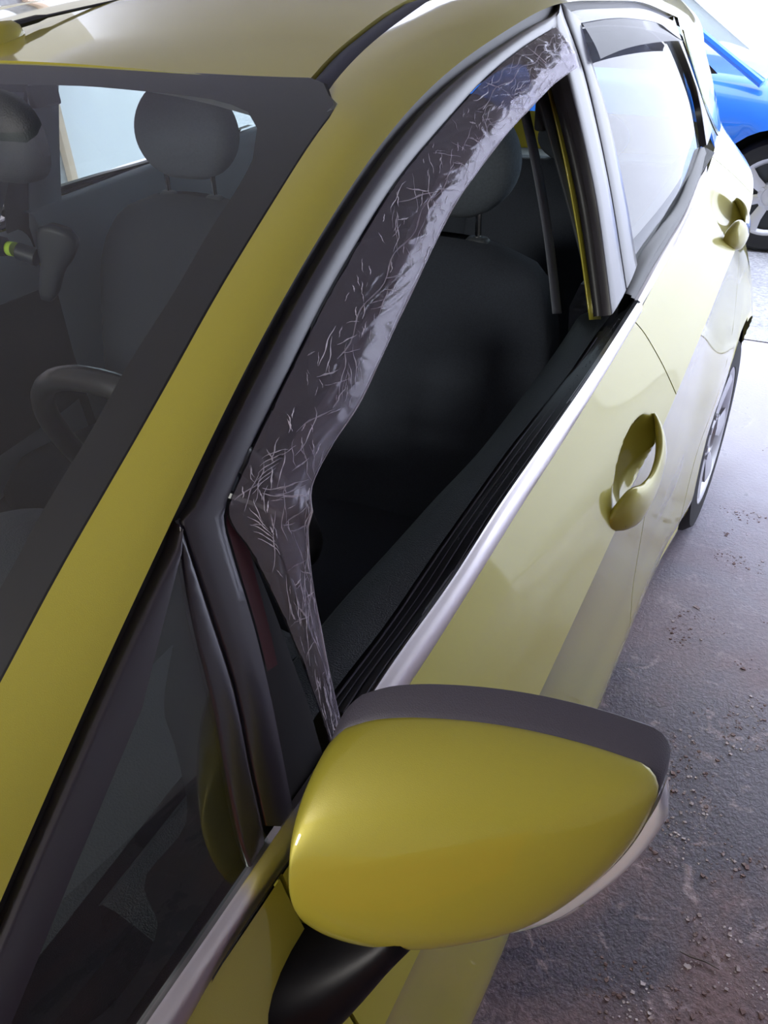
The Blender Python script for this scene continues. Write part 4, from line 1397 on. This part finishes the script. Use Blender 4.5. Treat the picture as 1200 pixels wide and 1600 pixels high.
# ================================================================== surroundings
def struct(o):
    o['kind'] = 'structure'
    return o
def concrete(name, base, dark, lt, scale=1.0, rmin=.25, rmax=.75, painted_daylight=None):
    m = bpy.data.materials.new(name)
    m.use_nodes = True
    n = m.node_tree
    p = n.nodes['Principled BSDF']
    tc = n.nodes.new('ShaderNodeTexCoord')
    def nz(sc, det, dist=0, rough=.6):
        t = n.nodes.new('ShaderNodeTexNoise')
        t.inputs['Scale'].default_value = sc
        t.inputs['Detail'].default_value = det
        t.inputs['Roughness'].default_value = rough
        t.inputs['Distortion'].default_value = dist
        n.links.new(tc.outputs['Object'], t.inputs['Vector'])
        return t
    a, b, c = nz(1.6 * scale, 8, .4), nz(9 * scale, 10, .8, .7), nz(60 * scale, 8)
    ra = n.nodes.new('ShaderNodeValToRGB')
    ra.color_ramp.elements[0].position = .42
    ra.color_ramp.elements[0].color = tuple(dark) + (1,)
    ra.color_ramp.elements[1].position = .58
    ra.color_ramp.elements[1].color = tuple(base) + (1,)
    n.links.new(a.outputs['Fac'], ra.inputs[0])
    rb = n.nodes.new('ShaderNodeValToRGB')
    rb.color_ramp.elements[0].position = .56
    rb.color_ramp.elements[0].color = (0, 0, 0, 1)
    rb.color_ramp.elements[1].position = .66
    rb.color_ramp.elements[1].color = (1, 1, 1, 1)
    n.links.new(b.outputs['Fac'], rb.inputs[0])
    mx = n.nodes.new('ShaderNodeMix')
    mx.data_type = 'RGBA'
    mx.inputs['B'].default_value = tuple(lt) + (1,)
    ml = n.nodes.new('ShaderNodeMath')
    ml.operation = 'MULTIPLY'
    ml.inputs[1].default_value = .75
    n.links.new(rb.outputs['Color'], ml.inputs[0])
    n.links.new(ml.outputs[0], mx.inputs['Factor'])
    n.links.new(ra.outputs['Color'], mx.inputs['A'])
    m2 = n.nodes.new('ShaderNodeMix')
    m2.data_type = 'RGBA'
    m2.blend_type = 'MULTIPLY'
    m2.inputs['Factor'].default_value = 1
    r3 = n.nodes.new('ShaderNodeMapRange')
    r3.inputs['From Min'].default_value = .3
    r3.inputs['From Max'].default_value = .7
    r3.inputs['To Min'].default_value = .62
    r3.inputs['To Max'].default_value = 1.35
    n.links.new(c.outputs['Fac'], r3.inputs['Value'])
    n.links.new(mx.outputs['Result'], m2.inputs['A'])
    n.links.new(r3.outputs['Result'], m2.inputs['B'])
    last = m2.outputs['Result']
    if painted_daylight:      # daylight from the doorway painted in: floor colour pales towards it
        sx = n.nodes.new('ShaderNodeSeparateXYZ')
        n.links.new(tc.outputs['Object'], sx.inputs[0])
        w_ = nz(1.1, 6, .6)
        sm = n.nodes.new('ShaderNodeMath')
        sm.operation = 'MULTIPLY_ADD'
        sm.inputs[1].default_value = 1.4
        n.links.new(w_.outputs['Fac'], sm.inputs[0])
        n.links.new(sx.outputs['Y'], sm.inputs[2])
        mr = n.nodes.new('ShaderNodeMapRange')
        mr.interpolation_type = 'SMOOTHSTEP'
        mr.inputs['From Min'].default_value = painted_daylight[0]
        mr.inputs['From Max'].default_value = painted_daylight[1]
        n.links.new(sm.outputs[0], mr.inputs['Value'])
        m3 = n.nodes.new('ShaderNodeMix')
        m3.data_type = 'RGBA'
        m3.inputs['B'].default_value = tuple(painted_daylight[2]) + (1,)
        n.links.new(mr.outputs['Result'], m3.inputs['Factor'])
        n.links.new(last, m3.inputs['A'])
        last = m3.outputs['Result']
    n.links.new(last, p.inputs['Base Color'])
    rr_ = n.nodes.new('ShaderNodeMapRange')
    rr_.inputs['From Min'].default_value = .4
    rr_.inputs['From Max'].default_value = .6
    rr_.inputs['To Min'].default_value = rmin
    rr_.inputs['To Max'].default_value = rmax
    n.links.new(a.outputs['Fac'], rr_.inputs['Value'])
    n.links.new(rr_.outputs['Result'], p.inputs['Roughness'])
    bp_ = n.nodes.new('ShaderNodeBump')
    bp_.inputs['Strength'].default_value = .45
    bp_.inputs['Distance'].default_value = .006
    ad = n.nodes.new('ShaderNodeMath')
    ad.operation = 'ADD'
    n.links.new(b.outputs['Fac'], ad.inputs[0])
    n.links.new(c.outputs['Fac'], ad.inputs[1])
    e = nz(140 * scale, 6, 0, .7)
    ae = n.nodes.new('ShaderNodeMath')
    ae.operation = 'MULTIPLY_ADD'
    ae.inputs[1].default_value = .5
    n.links.new(e.outputs['Fac'], ae.inputs[0])
    n.links.new(c.outputs['Fac'], ae.inputs[2])
    n.links.new(ae.outputs[0], bp_.inputs['Height'])
    n.links.new(bp_.outputs['Normal'], p.inputs['Normal'])
    return m
def slab(name, x0, x1, y0, y1, z0, z1, m):
    return struct(MB().box(((x0 + x1) / 2, (y0 + y1) / 2, (z0 + z1) / 2), (x1 - x0, y1 - y0, z1 - z0)).build(name, m, None, smooth=False))
DOOR_Y = 4.0
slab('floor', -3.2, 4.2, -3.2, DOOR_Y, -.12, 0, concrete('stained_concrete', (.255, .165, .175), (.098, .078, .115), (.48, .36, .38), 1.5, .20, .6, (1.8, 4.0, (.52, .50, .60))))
slab('trim_1', -3.2, 4.2, DOOR_Y + .003, DOOR_Y + .14, -.12, .004, concrete('door_threshold', (.55, .55, .57), (.45, .45, .48), (.6, .6, .6), 2, .5, .8))
slab('floor_2', -14, 16, DOOR_Y + .143, 24, -.14, -.006, concrete('yard_concrete', (.42, .42, .45), (.36, .36, .40), (.5, .5, .5), 1, .5, .8))
pl = mat('grey_plaster', (.60, .59, .60), .85, noise_amt=.12, noise_scale=4)
slab('wall_front', -3.3, 4.3, -3.3, -3.2, 0, 3.0, pl)
slab('wall_left', -3.3, -3.2, -3.2, 3.3, 0, 3.0, mat('dim_brown_wall', (.34, .30, .29), .85, noise_amt=.15, noise_scale=3))
slab('wall_right', 4.2, 4.3, -3.2, DOOR_Y, 0, 3.0, pl)
slab('ceiling', -3.3, 4.3, -3.3, DOOR_Y, 3.0, 3.1, mat('pale_ceiling', (.50, .48, .49), .8, noise_amt=.08, noise_scale=2))

# header added over the garage doorway to keep sky out of the roof reflections
slab('header_sky_block', -3.3, 4.3, DOOR_Y, DOOR_Y + .2, 2.25, 3.1, pl)
# a small twin-pane wall lamp ahead of the car
lm2 = mat('wall_lamp_diffuser', (.9, .9, .9), .5, emit=(1, .96, .93), emit_s=14)
def area(parent, sx, sy, watts, loc_, rot):
    L = bpy.data.lights.new('lamp_light', 'AREA')
    L.shape = 'RECTANGLE'
    L.size, L.size_y = sx, sy
    L.energy = watts
    L.color = (1, .95, .90)
    lo = bpy.data.objects.new('lamp_light', L)
    COL.objects.link(lo)
    lo.parent = parent
    lo.location = loc_
    lo.rotation_euler = rot
t = thing('wall_lamp', 'small white twin-pane lamp high on the wall ahead of the lime car', 'lamp', (-.45, -3.2, 2.15))
MB().box((0, .03, 0), (.76, .06, .66)).build('housing', M['white'], t, bevel=.006)
for d_ in (-.18, .18):
    MB().box((d_, .066, 0), (.32, .012, .58)).build('diffuser', lm2, t, bevel=.004)
area(t, .68, .58, LAMP_WATTS, (0, .09, 0), (math.radians(90), 0, 0))

cb = thing('orange_reflector', 'orange cabinet added out of view for its reflection in the mirror cap', 'cabinet', (1.44, -.75, 0))  # unseen, added to throw an orange reflection onto the mirror cap
om = mat('reflector_orange', (.75, .20, .02), .6, noise_amt=.2, noise_scale=6)
MB().box((0, 0, .52), (1.1, .5, .86)).build('body', om, cb, bevel=.01)
for k in range(4):
    dr = MB().box((0, .26, .22 + .20 * k), (1.04, .03, .18)).build('drawer', om, cb, bevel=.006)
    MB().tube([(-.2, .29, .26 + .20 * k), (.2, .29, .26 + .20 * k)], .008, 8).build('pull', M['dark'], dr)
for x in (-.48, .48):
    for y in (-.2, .2):
        MB().lathe([(.05, -.02), (.05, .02), (.001, .02)], (x, y, .05), 'X', 16).build('castor', M['rubber'], cb)

# loose flakes of paint and grit on the floor beside the car
rr = random.Random(3)
fl = MB()
def flake(x, y, r, z=0):
    n = rr.choice((4, 5, 6))
    a0 = rr.uniform(0, 6)
    top = [Vector((x + r * rr.uniform(.5, 1) * math.cos(a0 + 6.283 * k / n), y + r * rr.uniform(.4, 1) * math.sin(a0 + 6.283 * k / n), z + r * rr.uniform(.12, .5))) for k in range(n)]
    base = [Vector((p.x, p.y, -.001)) for p in top]
    fl.add(top + base, [tuple(range(n))] + [(k, (k + 1) % n, n + (k + 1) % n, n + k) for k in range(n)])
def crumb_field(n_, x0, x1, y0, y1, sc, thr, rmean, rmax):
    k = 0
    while k < n_:
        x, y = rr.uniform(x0, x1), rr.uniform(y0, y1)
        v = noise.fractal(Vector((x * sc, y * sc, 4.2)), 1.0, 2.1, 4)
        k += .25
        if v > thr:
            flake(x, y, min(rmax, .0009 + rr.expovariate(1 / rmean)))
            k += .75
crumb_field(1500, .9, 2.1, .6, 3.6, 3.0, .28, .0014, .009)
for cx, cy in [(rr.uniform(.95, 1.9), rr.uniform(.6, 2.6)) for _ in range(60)]:
    for _ in range(rr.choice((2, 4, 9, 20))):
        flake(cx + rr.gauss(0, .016), cy + rr.gauss(0, .012), min(.009, .001 + rr.expovariate(1 / .002)))
crumb_field(3600, .95, 1.75, .75, 1.65, 4.0, .05, .0015, .007)
crumb_field(1500, .86, 1.3, 1.6, 2.6, 4.0, .10, .0014, .006)
fm = mat('flaked_plaster', (.55, .48, .49), .8)
fn = fm.node_tree
ft = fn.nodes.new('ShaderNodeTexNoise')
ft.inputs['Scale'].default_value = 14
fr_ = fn.nodes.new('ShaderNodeValToRGB')
fr_.color_ramp.elements[0].position, fr_.color_ramp.elements[0].color = .46, (.26, .17, .165, 1)
fr_.color_ramp.elements[1].position, fr_.color_ramp.elements[1].color = .60, (.66, .58, .60, 1)
fn.links.new(fn.nodes['Texture Coordinate'].outputs['Object'], ft.inputs['Vector'])
fn.links.new(ft.outputs['Fac'], fr_.inputs[0])
fn.links.new(fr_.outputs['Color'], fn.nodes['Principled BSDF'].inputs['Base Color'])
fo = fl.build('floor_flakes', fm, None, smooth=False)
fo['kind'] = 'stuff'
tag(fo, 'pale flakes and rusty crumbs scattered over the dark floor beside the car', 'debris')
tw = MB().tube([(1.083, 1.105, .004), (1.10, 1.103, .006), (1.125, 1.108, .004), (1.150, 1.105, .005)], [.0012, .0018, .0016, .0008], 6).build('twig', mat('twig_bark', (.16, .13, .12), .8), None)
tag(tw, 'thin dark twig lying on the concrete near the mirror', 'twig')

# ---------------------------------------------------------------- seen past the car
# white board with a wooden edge, leaning outside on the far side
bd = thing('leaning_board', 'white board with a bare wooden edge, seen through the far rear window', 'board', (-3.6, 4.0, 0))
MB().box((0, .86, 1.0), (.03, 1.5, 2.0)).build('board_face', M['white'], bd, bevel=.003)
MB().box((.03, .085, 1.0), (.06, .05, 2.0)).build('wooden_edge', mat('raw_wood', (.60, .45, .33), .7, noise_amt=.2, noise_scale=8), bd, bevel=.004)
MB().box((0, -.03, 1.0), (.02, .18, 2.0)).build('grey_infill', mat('spotted_render', (.30, .30, .30), .8, noise_amt=.6, noise_scale=18), bd)
MB().box((0, -.40, 1.0), (.03, .56, 2.0)).build('board_face', M['white'], bd, bevel=.003)

# blue car parked across the doorway: nose to the right
bc = thing('blue_car', 'bright blue car parked across the garage doorway behind the lime car', 'car', (.56, 5.45, 0))
def sec(x, y0, pts):
    return [Vector((x, y0 + dy, z)) for dy, z in pts]
def blue_side(x):
    """outline of the near flank at station x (car local, nose at -x): list of (inset, height)"""
    top = terp([(-.85, .60), (-.6, .72), (-.2, .80), (.3, .87), (.8, .92), (1.4, .94), (3.0, .96)], x)
    ins = terp([(-.85, .35), (-.6, .12), (-.3, .02), (0, 0), (3.0, .02)], x)
    return [(.06 + ins, .20), (.01 + ins, .32), (0 + ins, .50), (-.012 + ins, .62), (.0 + ins, .68), (.03 + ins, top - .08), (.09 + ins, top - .01), (.20 + ins, top + .015), (.85, top + .04)]
R = []
xs = [-.85 + 3.6 * i / 60 for i in range(61)]
V, F = [], []
rows = [[Vector((x, -.14 + dy, z)) for dy, z in blue_side(x)] for x in xs]
n = len(rows[0])
V = [p for r in rows for p in r]
for f in grid_faces(len(rows), n):
    if all(math.hypot(V[i].x, V[i].z - .30) < .36 for i in f):
        continue
    F.append(f)
for v in V:
    d = math.hypot(v.x, v.z - .30)
    if d < .36 and v.y < .1:
        v.x, v.z = v.x * .36 / max(d, 1e-4), .30 + (v.z - .30) * .36 / max(d, 1e-4)
link('body', V, F, M['blue'], bc)
w = wheel(0, 0, .30, None, M['alloy'], 1)
for o in [w] + list(w.children):
    pass
w.parent = bc
w.matrix_parent_inverse = Matrix.Identity(4)
w.rotation_euler = (0, 0, -math.pi / 2)
w.location = (0, 0, 0)
MB().lathe([(.38, .06), (.38, .30)], (0, 0, 0), 'Y', 40)
al = MB().lathe([(.37, -.10), (.37, .18), (.05, .18)], (0, 0, .30), 'Y', 40).build('wheel_arch_liner', M['arch'], bc)
# lamp, screen, roof, side glass
V, F = loft([sellipse((-.55 + .26 * k / 6, -.10 + .04 * (1 - k / 6), .735 + .02 * k / 6), .012, .055 * math.sin(math.pi * (k + .7) / 7.4), (0, 1, 0), (0, 0, 1), 20, 2.4) for k in range(7)])
link('headlamp', V, F, M['lens'], bc)
R = []
for k in range(12):
    f = k / 11
    R.append([Vector((.15 + .85 * f, -.02 + .10 * f + .62 * u, .875 + .50 * f + .02 * math.sin(u * 3.14))) for u in [i / 8 for i in range(9)]])
grid('windscreen', R, M['sideglass'], bc)
R = []
for k in range(10):
    f = k / 9
    R.append([Vector((.98 + 1.2 * u, .10 - .03 * math.sin(3.14 * u) + .55 * f, 1.37 + .06 * math.sin(f * 1.5) + .02 * math.sin(3.14 * u))) for u in [i / 8 for i in range(9)]])
grid('roof', R, M['blue'], bc)
R = []
for f in (0, .5, 1):
    R.append([Vector((.40 + 1.9 * u if f == 0 else (.95 + 1.25 * u if f == 1 else .7 + 1.57 * u), -.03 + .12 * f, .90 + .465 * f)) for u in [i / 8 for i in range(9)]])
grid('side_glass', R, M['gloss'], bc)
MB().tube([(.16, -.08, .86), (.98, .085, 1.375)], .022, 8).build('screen_pillar', M['blue'], bc)
for o in bc.children:
    if o.name.startswith('wheel') and not o.name.startswith('wheel_arch'):
        continue
    for v in o.data.vertices:
        v.co.x = -v.co.x
    o.data.flip_normals()
# pale van behind it, to the left
van = thing('white_van', 'white van standing in the daylight beyond the blue car', 'van', (-1.6, 8.3, 0))
body = MB()
V, F = loft([[Vector((-2.2 + 4.4 * k, y * sc, z)) for y, z in ((-.95, .35), (-.97, .9), (-.93, 1.25), (-.80, 2.0), (-.70, 2.1), (.70, 2.1), (.80, 2.0), (.95, .9), (.95, .35))] for k, sc in ((0, .92), (.03, 1), (.97, 1), (1, .92))])
link('body', V, F, M['white'], van)
for x0, x1 in ((.2, 1.1), (1.2, 1.9)):
    link('side_window', [(x0, -.945, 1.3), (x1, -.945, 1.3), (x1 - .05, -.84, 1.85), (x0 + .05, -.84, 1.85), (x0, -.90, 1.3), (x1, -.90, 1.3), (x1 - .05, -.80, 1.85), (x0 + .05, -.80, 1.85)], [(0, 1, 2, 3), (4, 5, 6, 7), (0, 1, 5, 4), (1, 2, 6, 5), (2, 3, 7, 6), (3, 0, 4, 7)], M['gloss'], van, False)
for x in (-1.4, 1.4):
    w = wheel(0, 0, .33, None, M['alloy'], 1)
    w.parent = van
    w.rotation_euler = (0, 0, -math.pi / 2)
    w.location = (x, -.82, 0)
# bright rendered yard wall closing the view
slab('wall_yard', -14, 16, 14, 14.3, -.14, 5.0, mat('white_render', (.8, .8, .82), .85, noise_amt=.05, noise_scale=1))
slab('wall_sky_block', -9.3, -9, 3.5, 14, -.14, 7.0, mat('sky_block_render', (.26, .24, .20), .9, noise_amt=.2, noise_scale=1.5))  # unseen wall added to block the sky mirrored in the roof
